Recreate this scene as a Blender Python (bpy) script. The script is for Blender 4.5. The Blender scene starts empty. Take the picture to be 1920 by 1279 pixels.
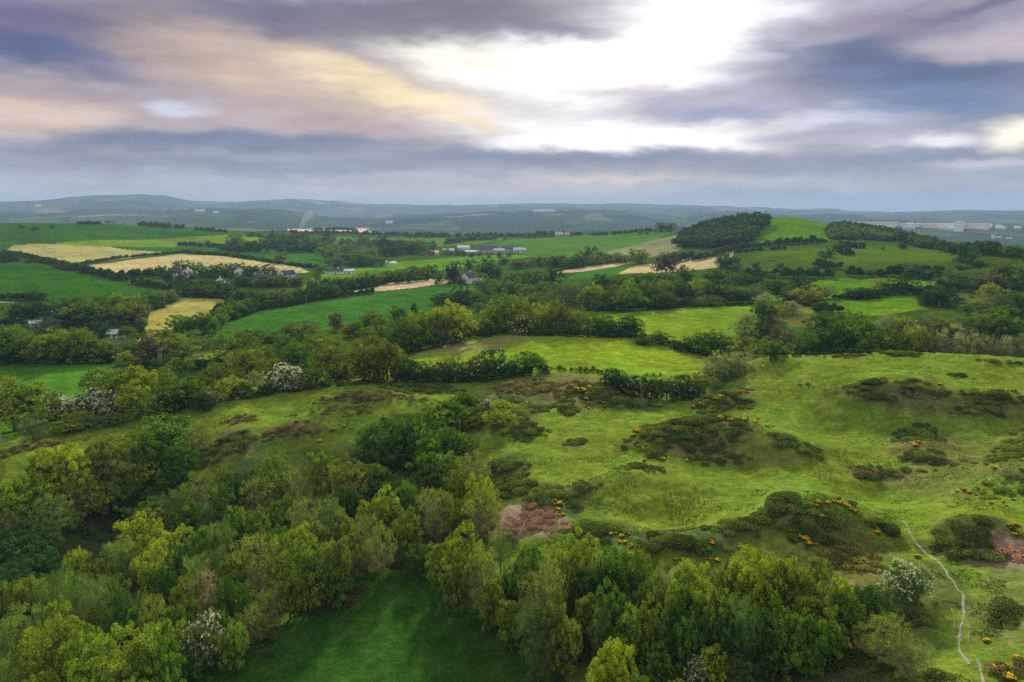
import bpy, math, random
import numpy as np
from mathutils import Vector, Matrix
random.seed(7); RNG = np.random.default_rng(7)
R = math.radians
SC = bpy.context.scene; COL = SC.collection

# ---------------------------------------------------------------- camera
CAMZ = 48.0; F = 1371.0; HZ = 405.0
PITCH = math.atan((639.5 - HZ) / F)
cd = bpy.data.cameras.new('camera'); cam = bpy.data.objects.new('camera', cd); COL.objects.link(cam)
cd.sensor_width = 36; cd.lens = 36 * F / 1920; cd.clip_start = 0.5; cd.clip_end = 60000
cam.location = (0, 0, CAMZ); cam.rotation_euler = (math.pi / 2 - PITCH, 0, 0)
SC.camera = cam
SC.view_settings.view_transform = 'Standard'; SC.view_settings.look = 'None'
SC.view_settings.exposure = 0.62; SC.view_settings.gamma = 1.0
SC.cycles.use_denoising = False; SC.cycles.max_bounces = 4; SC.cycles.diffuse_bounces = 1
SC.cycles.transmission_bounces = 2; SC.cycles.volume_bounces = 1; SC.cycles.transparent_max_bounces = 8
SC.cycles.use_adaptive_sampling = True; SC.cycles.adaptive_threshold = 0.004
SC.cycles.sample_clamp_indirect = 4

def ray(px, py):
    x = (px - 960) / F; y = (639.5 - py) / F
    c, s = math.cos(PITCH), math.sin(PITCH)
    return x, c + y * s, -s + y * c
def az_el(px, py):
    dx, dy, dz = ray(px, py)
    return math.atan2(dx, dy), math.atan2(dz, math.hypot(dx, dy))
def lin(c):
    return tuple(((v / 255) / 12.92 if v / 255 <= .04045 else ((v / 255 + .055) / 1.055) ** 2.4) for v in c)

# ---------------------------------------------------------------- light
SUN_AZ, SUN_EL = 4.0, 24.0
sd = bpy.data.lights.new('sun', 'SUN'); so = bpy.data.objects.new('sun', sd); COL.objects.link(so)
sd.energy = 5.0; sd.angle = R(5); sd.color = (1, .93, .80)
sv = Vector((math.sin(R(SUN_AZ)) * math.cos(R(SUN_EL)), math.cos(R(SUN_AZ)) * math.cos(R(SUN_EL)), math.sin(R(SUN_EL))))
so.rotation_euler = sv.to_track_quat('Z', 'Y').to_euler(); so.location = (0, 0, 400)

world = bpy.data.worlds.new('World'); SC.world = world; world.use_nodes = True
nt = world.node_tree; nt.nodes.clear()
def N(nt, t, **kw):
    n = nt.nodes.new(t)
    for k, v in kw.items(): setattr(n, k, v)
    return n
def math_(nt, op, a, b=None, clamp=False):
    n = N(nt, 'ShaderNodeMath', operation=op); n.use_clamp = clamp
    for i, v in enumerate((a, b)):
        if v is None: continue
        if isinstance(v, (int, float)): n.inputs[i].default_value = v
        else: nt.links.new(v, n.inputs[i])
    return n.outputs[0]
def vmath(nt, op, a, b=None):
    n = N(nt, 'ShaderNodeVectorMath', operation=op)
    for i, v in enumerate((a, b)):
        if v is None: continue
        if isinstance(v, tuple): n.inputs[i].default_value = v
        else: nt.links.new(v, n.inputs[i])
    return n.outputs[0]
def mixc(nt, f, a, b, mode='MIX'):
    n = N(nt, 'ShaderNodeMix', data_type='RGBA', blend_type=mode)
    for s, v in ((n.inputs[0], f), (n.inputs[6], a), (n.inputs[7], b)):
        if isinstance(v, (int, float)): s.default_value = v
        elif isinstance(v, tuple): s.default_value = (*v, 1)
        else: nt.links.new(v, s)
    return n.outputs[2]
def build_world():
    L = nt.links.new
    tc = N(nt, 'ShaderNodeTexCoord')
    sep = N(nt, 'ShaderNodeSeparateXYZ'); L(tc.outputs['Generated'], sep.inputs[0])
    az = math_(nt, 'MULTIPLY', math_(nt, 'ARCTAN2', sep.outputs[0], sep.outputs[1]), 57.2958)
    el = math_(nt, 'MULTIPLY', math_(nt, 'ARCSINE', sep.outputs[2]), 57.2958)
    P = N(nt, 'ShaderNodeCombineXYZ'); L(az, P.inputs[0]); L(el, P.inputs[1])
    P = P.outputs[0]
    def noise(scale, detail=4, rough=.5, off=(0, 0, 0)):
        s = vmath(nt, 'ADD', vmath(nt, 'MULTIPLY', P, scale), off)
        n = N(nt, 'ShaderNodeTexNoise'); n.inputs['Scale'].default_value = 1
        n.inputs['Detail'].default_value = detail; n.inputs['Roughness'].default_value = rough
        L(s, n.inputs['Vector']); return n
    w1 = noise((.10, .30, 0), 4, .55)
    w2 = noise((.42, 1.1, 0), 4, .6, (7, 3, 0))
    d1 = vmath(nt, 'MULTIPLY', vmath(nt, 'SUBTRACT', w1.outputs['Color'], (.5, .5, .5)), (8, 3.0, 0))
    d2 = vmath(nt, 'MULTIPLY', vmath(nt, 'SUBTRACT', w2.outputs['Color'], (.5, .5, .5)), (1.5, .8, 0))
    PW = vmath(nt, 'ADD', P, vmath(nt, 'ADD', d1, d2))
    ramp = N(nt, 'ShaderNodeValToRGB'); cr = ramp.color_ramp
    mr = math_(nt, 'DIVIDE', math_(nt, 'ADD', el, 5), 50, True); L(mr, ramp.inputs[0])
    stops = [(0, (120, 130, 150)), (.10, (140, 150, 172)), (.115, (158, 165, 184)), (.14, (176, 178, 190)), (.17, (160, 162, 180)), (.24, (178, 170, 182)),
             (.36, (160, 155, 172)), (.50, (238, 238, 244)), (1, (255, 255, 255))]
    while len(cr.elements) < len(stops): cr.elements.new(.5)
    for e, (p, c) in zip(cr.elements, stops): e.position = p; e.color = (*lin(c), 1)
    colr = ramp.outputs[0]
    BLOBS = SKY_BLOBS
    for (px, py, rx, ry, rot, c, st, boost) in BLOBS:
        a, e = az_el(px, py); a = math.degrees(a); e = math.degrees(e)
        m = N(nt, 'ShaderNodeMapping', vector_type='TEXTURE')
        m.inputs['Location'].default_value = (a, e, 0); m.inputs['Rotation'].default_value = (0, 0, R(rot))
        m.inputs['Scale'].default_value = (rx / 24, ry / 24, 1)
        L(PW, m.inputs['Vector'])
        g = N(nt, 'ShaderNodeTexGradient', gradient_type='SPHERICAL'); L(m.outputs[0], g.inputs[0])
        r = N(nt, 'ShaderNodeMapRange', interpolation_type='SMOOTHERSTEP')
        L(g.outputs['Fac'], r.inputs['Value']); r.inputs['From Max'].default_value = .95; r.inputs['To Max'].default_value = st
        colr = mixc(nt, r.outputs[0], colr, tuple(v * boost for v in lin(c)))
    w3 = noise((.13, .7, 0), 7, .6, (3, 9, 0))
    k = N(nt, 'ShaderNodeMapRange'); L(w3.outputs['Fac'], k.inputs['Value'])
    for q, v in (('From Min', .3), ('From Max', .7), ('To Min', .76), ('To Max', 1.18)): k.inputs[q].default_value = v
    colr = vmath(nt, 'MULTIPLY', colr, mixc(nt, 1.0, (0, 0, 0), k.outputs[0]))
    sky = N(nt, 'ShaderNodeTexSky', sky_type='NISHITA'); sky.sun_disc = False
    sky.sun_elevation = R(SUN_EL); sky.sun_rotation = R(SUN_AZ)
    skyc = vmath(nt, 'MULTIPLY', sky.outputs[0], (.1, .1, .1))
    up = N(nt, 'ShaderNodeMapRange'); L(el, up.inputs['Value'])     # dims the unseen sky overhead so the sun counts for more
    for q, v in (('From Min', 19), ('From Max', 40), ('To Min', 1.0), ('To Max', .85)): up.inputs[q].default_value = v
    s_ = N(nt, 'ShaderNodeVectorMath', operation='SCALE'); L(colr, s_.inputs[0]); L(up.outputs[0], s_.inputs['Scale']); colr = s_.outputs[0]
    fin = mixc(nt, .94, skyc, colr)
    bg = N(nt, 'ShaderNodeBackground'); L(fin, bg.inputs[0]); bg.inputs[1].default_value = 0.66
    out = N(nt, 'ShaderNodeOutputWorld'); L(bg.outputs[0], out.inputs[0])
# px, py, radius x, radius y, tilt, colour, strength, boost
W = (255, 255, 255)
SKY_BLOBS = [
 (300, 70, 620, 120, 0, (146, 126, 140), .9, 1), (60, 95, 260, 60, 0, (62, 74, 128), .9, 1), (350, 110, 330, 58, -12, (178, 150, 146), .75, 1),
 (500, 25, 560, 50, 3, (100, 96, 126), .9, 1), (60, 30, 260, 40, 0, (100, 92, 140), .85, 1),
 (60, 205, 400, 75, 0, (226, 196, 178), .9, 1), (60, 160, 260, 22, 0, (160, 136, 152), .65, 1), (350, 215, 170, 60, 0, (184, 162, 168), .8, 1), (350, 195, 80, 26, 0, (226, 232, 255), 1, 1),
 (540, 150, 420, 110, -14, (210, 184, 162), .86, 1), (560, 215, 300, 50, -6, (184, 160, 160), .8, 1),
 (740, 165, 320, 70, -14, (222, 200, 180), .9, 1), (740, 166, 300, 44, -17, (255, 232, 182), .9, 1.06),
 (1130, 252, 620, 62, 0, (246, 242, 246), .95, 1.2),
 (1130, 140, 430, 150, -8, W, 1, 1.35), (1320, 50, 250, 170, 0, W, 1, 1.35), (870, 112, 310, 56, -13, (255, 250, 232), 1, 1.25),
 (660, 236, 330, 34, -5, (184, 160, 160), .9, 1), (860, 232, 180, 14, -8, (240, 214, 170), .7, 1.05),
 (850, 26, 440, 84, 0, (80, 78, 106), 1, 1), (1010, 62, 200, 36, -5, (100, 100, 136), .9, 1), (700, 40, 260, 40, 0, (120, 108, 128), .7, 1),
 (1290, 186, 300, 56, 4, (164, 160, 184), .95, 1), (1180, 165, 160, 26, 0, (196, 180, 192), .7, 1), (1360, 205, 190, 30, 0, (130, 142, 182), .8, 1),
 (1200, 262, 360, 34, 0, (255, 250, 250), .95, 1.3),
 (1720, 130, 430, 120, -6, (78, 92, 140), 1, 1), (1640, 100, 260, 44, -8, (74, 86, 132), .85, 1), (1850, 80, 240, 42, -5, (198, 182, 190), .9, 1),
 (1740, 22, 360, 30, 0, (156, 138, 162), .95, 1), (1860, 6, 260, 18, 0, (88, 92, 134), .7, 1),
 (1600, 215, 150, 34, 0, (212, 216, 238), .85, 1), (1760, 200, 260, 44, -8, (96, 120, 168), .95, 1), (1560, 250, 240, 22, 0, (160, 162, 188), .8, 1),
 (1745, 268, 110, 24, 0, (244, 238, 246), 1, 1.05), (1920, 262, 80, 46, 0, (255, 244, 222), 1, 1.3),
 (420, 270, 640, 34, 2, (106, 110, 144), 1, 1), (150, 298, 300, 22, 0, (150, 138, 158), .7, 1), (750, 288, 190, 18, 0, (216, 192, 176), .9, 1),
 (1000, 296, 780, 36, -1, (90, 106, 150), 1, 1), (640, 316, 640, 22, 0, (118, 124, 156), .9, 1), (1600, 308, 520, 28, 0, (126, 134, 168), .95, 1),
 (1150, 338, 220, 10, 0, (216, 196, 190), .8, 1), (1860, 312, 140, 12, 0, (208, 196, 204), .85, 1), (200, 350, 600, 22, 0, (176, 178, 194), .9, 1), (1500, 372, 800, 34, 0, (128, 148, 182), .8, 1),
]
build_world()

# ---------------------------------------------------------------- helpers
def noise2(x, y, seed=0):
    xi = np.floor(x).astype(np.int64); yi = np.floor(y).astype(np.int64)
    fx = x - xi; fy = y - yi; fx = fx * fx * (3 - 2 * fx); fy = fy * fy * (3 - 2 * fy)
    def h(a, b):
        n = (a * 374761393 + b * 668265263 + seed * 974711) & 0xffffffff
        n = ((n ^ (n >> 13)) * 1274126177) & 0xffffffff
        return ((n ^ (n >> 16)) & 0xffff) / 65535.0
    return (h(xi, yi) * (1 - fx) + h(xi + 1, yi) * fx) * (1 - fy) + (h(xi, yi + 1) * (1 - fx) + h(xi + 1, yi + 1) * fx) * fy
def fbm(x, y, seed=0, o=4):
    s = 0; a = .5; t = 0
    for i in range(o):
        s = s + a * noise2(x * 2 ** i + 17 * i, y * 2 ** i - 9 * i, seed + i); t += a; a *= .55
    return s / t
def mesh(name, V, Fq, attrs=None, mat=None, smooth=True, mats=None, fmat=None):
    """V (n,3), Fq (m,4) or (m,3) int array -> mesh datablock"""
    me = bpy.data.meshes.new(name); V = np.asarray(V, np.float32); Fq = np.asarray(Fq, np.int32)
    k = Fq.shape[1]; me.vertices.add(len(V)); me.vertices.foreach_set('co', V.ravel())
    me.loops.add(Fq.size); me.loops.foreach_set('vertex_index', Fq.ravel())
    me.polygons.add(len(Fq)); me.polygons.foreach_set('loop_start', np.arange(0, Fq.size, k, dtype=np.int32))
    me.polygons.foreach_set('use_smooth', np.full(len(Fq), smooth))
    for n, (dom, arr) in (attrs or {}).items():
        arr = np.asarray(arr, np.float32)
        if arr.ndim == 2:
            a = me.attributes.new(n, 'FLOAT_COLOR', dom)
            a.data.foreach_set('color', np.concatenate([arr, np.ones((len(arr), 1), np.float32)], 1).ravel())
        else:
            a = me.attributes.new(n, 'FLOAT', dom); a.data.foreach_set('value', arr)
    for m in (mats or [mat]):
        if m: me.materials.append(m)
    if fmat is not None: me.polygons.foreach_set('material_index', np.asarray(fmat, np.int32))
    me.update(calc_edges=True); me.validate()
    return me
def tag(o, label=None, cat=None, group=None, kind=None):
    for k, v in (('label', label), ('category', cat), ('group', group), ('kind', kind)):
        if v: o[k] = v
    return o
def link(name, me, parent=None, loc=None):
    o = bpy.data.objects.new(name, me); COL.objects.link(o)
    if parent: o.parent = parent
    if loc is not None: o.location = loc
    return o
def empty(name, loc, rz=0, sc=(1, 1, 1)):
    o = bpy.data.objects.new(name, None); COL.objects.link(o); o.location = loc; o.rotation_euler = (0, 0, rz); o.scale = sc
    o.empty_display_size = .5
    return o
ONES = ['first', 'second', 'third', 'fourth', 'fifth', 'sixth', 'seventh', 'eighth', 'ninth', 'tenth', 'eleventh', 'twelfth', 'thirteenth',
        'fourteenth', 'fifteenth', 'sixteenth', 'seventeenth', 'eighteenth', 'nineteenth']
TENS = ['', '', 'twent', 'thirt', 'fort', 'fift', 'sixt', 'sevent', 'eight', 'ninet']
def ordinal(n):
    if n < 20: return ONES[n - 1]
    return TENS[n // 10] + ('ieth' if n % 10 == 0 else 'y-' + ONES[n % 10 - 1])

# ---------------------------------------------------------------- materials
def principled(name, col=None, rough=.9, spec=.2):
    m = bpy.data.materials.new(name); m.use_nodes = True; t = m.node_tree; b = t.nodes['Principled BSDF']
    if col: b.inputs['Base Color'].default_value = (*col, 1)
    b.inputs['Roughness'].default_value = rough; b.inputs['Specular IOR Level'].default_value = spec
    return m, t, b
def ground_material():
    m, t, b = principled('turf_and_soil', None, 1.0, .0); L = t.links.new
    at = N(t, 'ShaderNodeAttribute', attribute_name='col'); geo = N(t, 'ShaderNodeNewGeometry')
    def nz(scale, det=3, rough=.6):
        n = N(t, 'ShaderNodeTexNoise'); n.inputs['Scale'].default_value = scale; n.inputs['Detail'].default_value = det
        n.inputs['Roughness'].default_value = rough; L(geo.outputs['Position'], n.inputs['Vector']); return n
    def mr(s, a, b_, lo, hi):
        k = N(t, 'ShaderNodeMapRange'); L(s, k.inputs['Value'])
        for q, v in (('From Min', a), ('From Max', b_), ('To Min', lo), ('To Max', hi)): k.inputs[q].default_value = v
        return k.outputs[0]
    n1 = nz(.9, 6, .7); n2 = nz(.07, 4); n3 = nz(3.2, 4, .75); n4 = nz(.28, 5, .65); n5 = nz(9.0, 2, .8)
    f = math_(t, 'MULTIPLY', math_(t, 'MULTIPLY', mr(n1.outputs[0], .3, .7, .68, 1.32), mr(n2.outputs[0], .3, .7, .85, 1.15)), mr(n3.outputs[0], .3, .7, .66, 1.34))
    f = math_(t, 'MULTIPLY', f, math_(t, 'MULTIPLY', mr(n4.outputs[0], .3, .7, .84, 1.16), mr(n5.outputs[0], .3, .7, .75, 1.25)))
    hue = mixc(t, mr(n2.outputs[0], .35, .7, 0, 1), (1.08, 1.0, .9), (.86, 1.0, 1.0))
    straw = mixc(t, mr(n4.outputs[0], .50, .68, 0, .8), (1., 1., 1.), (1.5, 1.06, 1.5))
    c = vmath(t, 'MULTIPLY', vmath(t, 'MULTIPLY', at.outputs['Color'], hue), straw); s = N(t, 'ShaderNodeVectorMath', operation='SCALE')
    L(c, s.inputs[0]); L(f, s.inputs['Scale']); L(s.outputs[0], b.inputs['Base Color'])
    bp = N(t, 'ShaderNodeBump'); bp.inputs['Strength'].default_value = .7; bp.inputs['Distance'].default_value = .4
    L(math_(t, 'ADD', n1.outputs[0], math_(t, 'MULTIPLY', n3.outputs[0], .5)), bp.inputs['Height']); L(bp.outputs[0], b.inputs['Normal'])
    return m
def stripe_material():
    """hay and stubble with swath lines running across the slope (attribute sw = metres across the swaths)"""
    m = ground_material(); m.name = 'mown_hay'; t = m.node_tree; L = t.links.new; b = t.nodes['Principled BSDF']
    at = N(t, 'ShaderNodeAttribute', attribute_name='sw')
    w = math_(t, 'SINE', at.outputs['Fac']); k = N(t, 'ShaderNodeMapRange'); L(w, k.inputs['Value'])
    for q, v in (('From Min', -.6), ('From Max', .9), ('To Min', .78), ('To Max', 1.12)): k.inputs[q].default_value = v
    s = N(t, 'ShaderNodeVectorMath', operation='SCALE')
    src = b.inputs['Base Color'].links[0].from_socket; L(src, s.inputs[0]); L(k.outputs[0], s.inputs['Scale']); L(s.outputs[0], b.inputs['Base Color'])
    return m
def leaf_material(name='leaves', trans=.25, tint=None):
    m = bpy.data.materials.new(name); m.use_nodes = True; t = m.node_tree; t.nodes.clear(); L = t.links.new
    oi = N(t, 'ShaderNodeObjectInfo'); at = N(t, 'ShaderNodeAttribute', attribute_name='v')
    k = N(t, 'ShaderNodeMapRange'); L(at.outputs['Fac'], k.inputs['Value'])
    for q, v in (('To Min', .38), ('To Max', 1.85)): k.inputs[q].default_value = v  # clump tone differs at random; range widened to imitate highlights and shadows
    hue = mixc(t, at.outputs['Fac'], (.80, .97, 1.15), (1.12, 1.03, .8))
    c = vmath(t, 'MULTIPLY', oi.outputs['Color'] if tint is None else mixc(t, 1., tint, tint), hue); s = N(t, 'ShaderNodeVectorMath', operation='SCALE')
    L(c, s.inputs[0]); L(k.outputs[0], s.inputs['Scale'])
    d = N(t, 'ShaderNodeBsdfDiffuse'); L(s.outputs[0], d.inputs[0])
    tr = N(t, 'ShaderNodeBsdfTranslucent'); L(vmath(t, 'MULTIPLY', s.outputs[0], (1.25, 1.15, .55)), tr.inputs[0])
    mx = N(t, 'ShaderNodeMixShader'); mx.inputs[0].default_value = trans; L(d.outputs[0], mx.inputs[1]); L(tr.outputs[0], mx.inputs[2])
    o = N(t, 'ShaderNodeOutputMaterial'); L(mx.outputs[0], o.inputs[0])
    return m
M_GROUND = ground_material(); M_HAY = stripe_material(); M_LEAF = leaf_material()
M_PETAL = leaf_material('petals', .2)
M_BARK = principled('bark', (.11, .085, .06))[0]; M_BARK_PALE = principled('pale_bark', (.26, .20, .15))[0]
# ---------------------------------------------------------------- terrain
def Pz(px, py, z):                       # ground seen at a picture point, at height z
    a, e = az_el(px, py); return (a, (CAMZ - z) / math.tan(-e), z)
def Pr(px, py, r):                       # ground seen at a picture point, at distance r
    a, e = az_el(px, py); return (a, r, CAMZ + r * math.tan(e))
def Zr(px, r, z): return (az_el(px, HZ)[0], r, z)
CT = []
for p in [(-150,1279,-6),(100,1279,-6),(400,1279,-3.5),(700,1279,-3),(1000,1279,-2),(1300,1279,1.5),(1500,1279,3.5),(1700,1279,5.5),(1900,1279,7.5),(2100,1279,9),
 (-150,1130,-7),(0,1130,-7),(300,1130,-6),(600,1130,-4),(750,1100,-3),(950,1130,-1.5),(1200,1130,.5),(1400,1130,3),(1650,1130,5.5),(1900,1130,7.5),(2100,1130,9),
 (-120,1000,-8),(0,1000,-8),(200,980,-9),(400,1000,-7),(600,1000,-5.5),(800,1000,-4),(980,990,1.2),(1200,1000,3),(1500,1020,5),(1700,1000,4.5),(1900,1000,7),(2100,1000,9),
 (0,905,-.5),(150,862,0),(300,890,-4.5),(430,860,-.5),(600,870,-3),(740,900,-2),(950,880,2),(1150,900,3),(1400,900,3.5),(1620,920,4),(1800,900,5.5),(1930,900,7.5),
 (480,800,2.3),(600,780,3.2),(700,755,4),(1000,800,3.2),(1150,810,3.6),(1300,885,3.4),(1550,840,4.5),(1500,760,6),(1700,800,5),(1700,870,4.2),(1900,800,7),(1100,740,3.5),(1100,705,3.3),
 (1440,672,10),(1500,667,10.4),(1560,664,10.7),(1630,663,11),(1700,664,11.2),(1770,668,11.4),(1840,672,11.5),(1900,677,11.6),(1970,683,11.6),(2100,695,11.6),(1370,712,6),(1250,768,3.6),(1340,730,4.8),
 (-150,905,0),(0,868,1),(120,830,1.6),(240,795,2.2),(380,757,3.2),(560,724,4.2),(700,712,4.6),(800,708,4.4),(900,712,3.6),
 (100,775,-3),(0,800,-3),(-150,790,-3),(100,720,-3.5),(300,735,-2.5),(500,703,-1.5),(700,690,.5),(790,665,1.2),(1000,690,3.2),(900,645,2.4),(1050,627,4.6),(1180,632,4.6),(1300,680,3.6),(1200,690,3.2),(1330,690,4.2),(950,630,3.6),
 (1250,605,3),(1400,605,3.6),(1300,576,4.2),(1420,572,4.6),(1500,600,4.6),(1650,570,6),(1900,545,9),(1600,590,4.4),
 (1500,550,6),(1700,530,9),(1900,500,17),(1900,472,24),(1500,520,8),(1700,505,12),(1450,500,10),(1550,478,16),(1450,470,17),(1650,468,20),(1850,468,22),(2050,480,22),
 (1200,470,6),(1150,500,1),(1000,500,0),(1000,520,-1),(1000,560,-2),(850,560,-3),(900,600,-2),(1200,545,1),(1330,545,3),(1330,500,6),(1250,500,4),(1080,590,1),
 (640,480,-3),(640,505,-3),(740,520,-3),(900,478,0),(150,465,9),(30,470,9),(300,490,4),(200,505,3.5),(550,505,-1),(400,490,3),(-150,480,9),
 (100,520,4),(30,500,6),(250,545,0),(0,560,1),(100,560,0),(0,600,-3),(100,612,-4),(400,560,-3),(300,615,-5),(350,580,-4),(450,610,-5),(600,575,-4),(750,545,-3),(550,600,-4.5),(650,620,-4),
 (200,650,-5),(0,650,-5),(0,700,-4),(200,690,-4),(380,662,-4),(550,650,-3),(430,525,-2),(330,520,0),(-150,600,-3)]: CT.append(Pz(*p))
for p in [(1480,407,1000),(1410,414,980),(1560,421,1000),(1600,425,990),(1640,431,970),(1680,438,940),(1720,448,900),(1480,440,850),(1290,466,850),(1330,428,980),(1550,453,790),(1410,460,800),(1790,470,760),
 (900,465,1080),(900,444,1500),(1100,440,1400),(1250,430,1300),(1100,456,1220),(1000,470,1000),(700,444,1600),(560,433,1800),(640,431,2100),(720,437,2150),(600,450,1400),(480,437,1500),
 (500,470,1000),(380,460,1130),(300,450,1220),(200,420,1450),(60,418,1420),(-150,420,1400),(340,427,1480),(100,445,1130),(1200,448,1150),
 (100,410,4800),(400,397,5000),(520,400,5000),(640,408,4800),(760,404,5200),(900,398,5600),(1050,394,5800),(1180,400,5600),(1270,407,5200),(1650,420,4200),(1850,424,4600),(300,392,6800),(90,392,6800),
 (0,383,8000),(60,380,8000),(130,375,8000),(240,371,8000),(300,377,8000),(340,384,8200),(385,387,8500),(430,383,8800),(480,378,9000),(560,376,9000),(610,380,9000),(660,386,9000),(740,388,9500),(850,387,10000),
 (960,386,9000),(1060,389,8800),(1160,393,8800),(1230,389,9800),(1330,390,10500),(1430,392,10500),(1500,395,10500),(1560,393,10000),(1620,400,10000),(1700,402,10000),(1780,396,9000),(1860,396,9000),(1960,399,9000),(2100,400,9000),(-150,384,8000)]: CT.append(Pr(*p))
for px in (-200, 200, 600, 960, 1300, 1700, 2150):
    z = -6 + 14 * max(0, min(1, (px - 300) / 1600))
    CT += [Zr(px, 8, z), Zr(px, 30, z), Zr(px, 2700, -22 if px < 1400 else -38), Zr(px, 3600, -12 if px < 1400 else -26), Zr(px, 13500, 60), Zr(px, 24000, -150)]
CT += [Zr(px, r, z) for px, r, z in [(1440,240,3.5),(1500,240,3.2),(1560,240,3),(1630,240,3),(1700,240,3),(1770,240,3),(1840,240,3),(1910,240,3),(1980,240,3),(2120,240,3),(1560,280,3),(1760,280,3.5),(1950,280,4),(1480,1300,12),(1480,1800,-15),(1340,1300,5),(1640,1300,0),(100,1800,5),(300,2000,-10),(1050,300,1),(400,6600,10),(520,6600,0),(640,6600,0),(760,6800,0),(900,7200,20),(1050,7300,30),(1180,7200,10),(1500,6500,0),(1780,6500,0)]]
CT = np.array(CT)
US = 2.6
cu, cv, ce = CT[:, 0] * US, np.log(CT[:, 1]), CT[:, 2] / CT[:, 1]
def tps(d2): return .5 * d2 * np.log(d2 + 1e-12)
n = len(CT); A = np.zeros((n + 3, n + 3)); D2 = (cu[:, None] - cu) ** 2 + (cv[:, None] - cv) ** 2
A[:n, :n] = tps(D2) + np.eye(n) * 2e-5; Q = np.stack([np.ones(n), cu, cv], 1); A[:n, n:] = Q; A[n:, :n] = Q.T
wt = np.linalg.solve(A, np.concatenate([ce, [0, 0, 0]]))
ga = np.linspace(-.80, .80, 260); gv = np.linspace(math.log(6), math.log(24000), 420)
GA, GV = np.meshgrid(ga, gv)
E = wt[n] + wt[n + 1] * GA * US + wt[n + 2] * GV
for i in range(n): E = E + wt[i] * tps((GA * US - cu[i]) ** 2 + (GV - cv[i]) ** 2)
def bil(G, x0, x1, y0, y1, x, y):
    ny, nx = G.shape; fx = np.clip((x - x0) / (x1 - x0) * (nx - 1), 0, nx - 1.001); fy = np.clip((y - y0) / (y1 - y0) * (ny - 1), 0, ny - 1.001)
    i = fx.astype(int); j = fy.astype(int); fx = fx - i; fy = fy - j
    return (G[j, i] * (1 - fx) + G[j, i + 1] * fx) * (1 - fy) + (G[j + 1, i] * (1 - fx) + G[j + 1, i + 1] * fx) * fy
BUMPS = []
def hgt(x, y):
    x = np.asarray(x, float); y = np.asarray(y, float)
    r = np.hypot(x, y) + 1e-6; a = np.arctan2(x, y)
    z = bil(E, ga[0], ga[-1], gv[0], gv[-1], np.clip(a, -.8, .8), np.log(np.maximum(r, 6))) * r
    near = np.clip((320 - r) / 120, 0, 1)
    z = z + near * ((fbm(x / 11, y / 11, 3) - .5) * 1.5 + (fbm(x / 2.6, y / 2.6, 5, 3) - .5) * .34)
    mid = np.clip((r - 250) / 300, 0, 1) * np.clip((2500 - r) / 500, 0, 1)
    z = z + mid * (fbm(x / 90, y / 90, 9) - .5) * 3.0
    far = np.clip((r - 2800) / 2500, 0, 1)
    z = z + far * ((fbm(x / 1900, y / 900, 11, 5) - .52) * 190 + (fbm(x / 260, y / 260, 15, 3) - .5) * 16)
    for bx, by, sa, sb, h, ang in BUMPS:
        c, s = math.cos(ang), math.sin(ang); dx = x - bx; dy = y - by
        u = dx * c + dy * s; w = -dx * s + dy * c
        z = z + h * np.exp(-(u / sa) ** 2 - (w / sb) ** 2)
    return z
RL = np.exp(np.linspace(math.log(20), math.log(16000), 6000))
def hit(px, py, extra=0.0, last=False):
    """where the view ray through a picture point meets the ground (or a level `extra` metres above it)"""
    dx, dy, dz = ray(px, py); h = math.hypot(dx, dy); ux, uy, s = dx / h, dy / h, dz / h
    rz = CAMZ + RL * s; g = hgt(RL * ux, RL * uy) + extra
    k = np.nonzero(rz < g)[0]
    if len(k) == 0: k = [np.argmin(rz - g)]
    i = int(k[0]); r = RL[i]
    if i > 0:
        d0 = rz[i - 1] - g[i - 1]; d1 = rz[i] - g[i]
        if d0 > 0 > d1: r = RL[i - 1] + (RL[i] - RL[i - 1]) * d0 / (d0 - d1)
    x, y = r * ux, r * uy
    return float(x), float(y), float(hgt(x, y)), float(r)
def at(px, r):
    a = az_el(px, HZ)[0]; x, y = r * math.sin(a), r * math.cos(a); return x, y, float(hgt(x, y)), r
# hummocks of the common, by where they sit
for px, py, wpx, sb, h in [(1335,835,150,8,5.41),(1450,845,80,6,2.29),(1530,985,130,6,4.78),(1690,750,90,8,4.37),(1860,765,60,7,3.12),(1820,1010,60,5,2.91),(1110,735,90,8,2.50),(960,800,60,7,2.29),(545,808,55,5,1.35),(1735,850,45,5,2.08),(1360,755,60,5,2.08),(1625,895,40,4,1.25),(700,750,120,7,1.66),(1300,1030,90,5,1.87),(1900,900,60,7,2.70),(1560,720,90,10,1.87),(1150,900,110,7,1.46),(1250,960,80,5,-1.66),(1650,900,60,8,-2.50),(1560,800,70,7,-2.29)]:
    x, y, z, r = hit(px, py); BUMPS.append((x, y, wpx * r / F, sb, h, 0.12))
# polar sheet: columns in azimuth, rows in distance
AZ = np.concatenate([np.linspace(-math.pi, -.80, 24)[:-1], np.linspace(-.80, -.64, 40)[:-1], np.linspace(-.64, .64, 1060), np.linspace(.64, .80, 40)[1:], np.linspace(.80, math.pi, 24)[1:]])
RR = np.concatenate([[2, 6, 12, 20, 28], np.exp(np.linspace(math.log(36), math.log(420), 520)), np.exp(np.linspace(math.log(420), math.log(13000), 430))[1:], [13800, 14500]])
TA, TR = np.meshgrid(AZ, RR); TX = TR * np.sin(TA); TY = TR * np.cos(TA)
TZ = hgt(TX.ravel(), TY.ravel()).reshape(TX.shape)
NR, NA = TX.shape
side = np.clip((np.abs(TA) - .8) / .6, 0, 1); TZ = TZ * (1 - side) - 3 * side
TZ[:, -1] = TZ[:, 0]
fx, fy, fz = TX.ravel(), TY.ravel(), TZ.ravel(); fr = TR.ravel()
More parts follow.
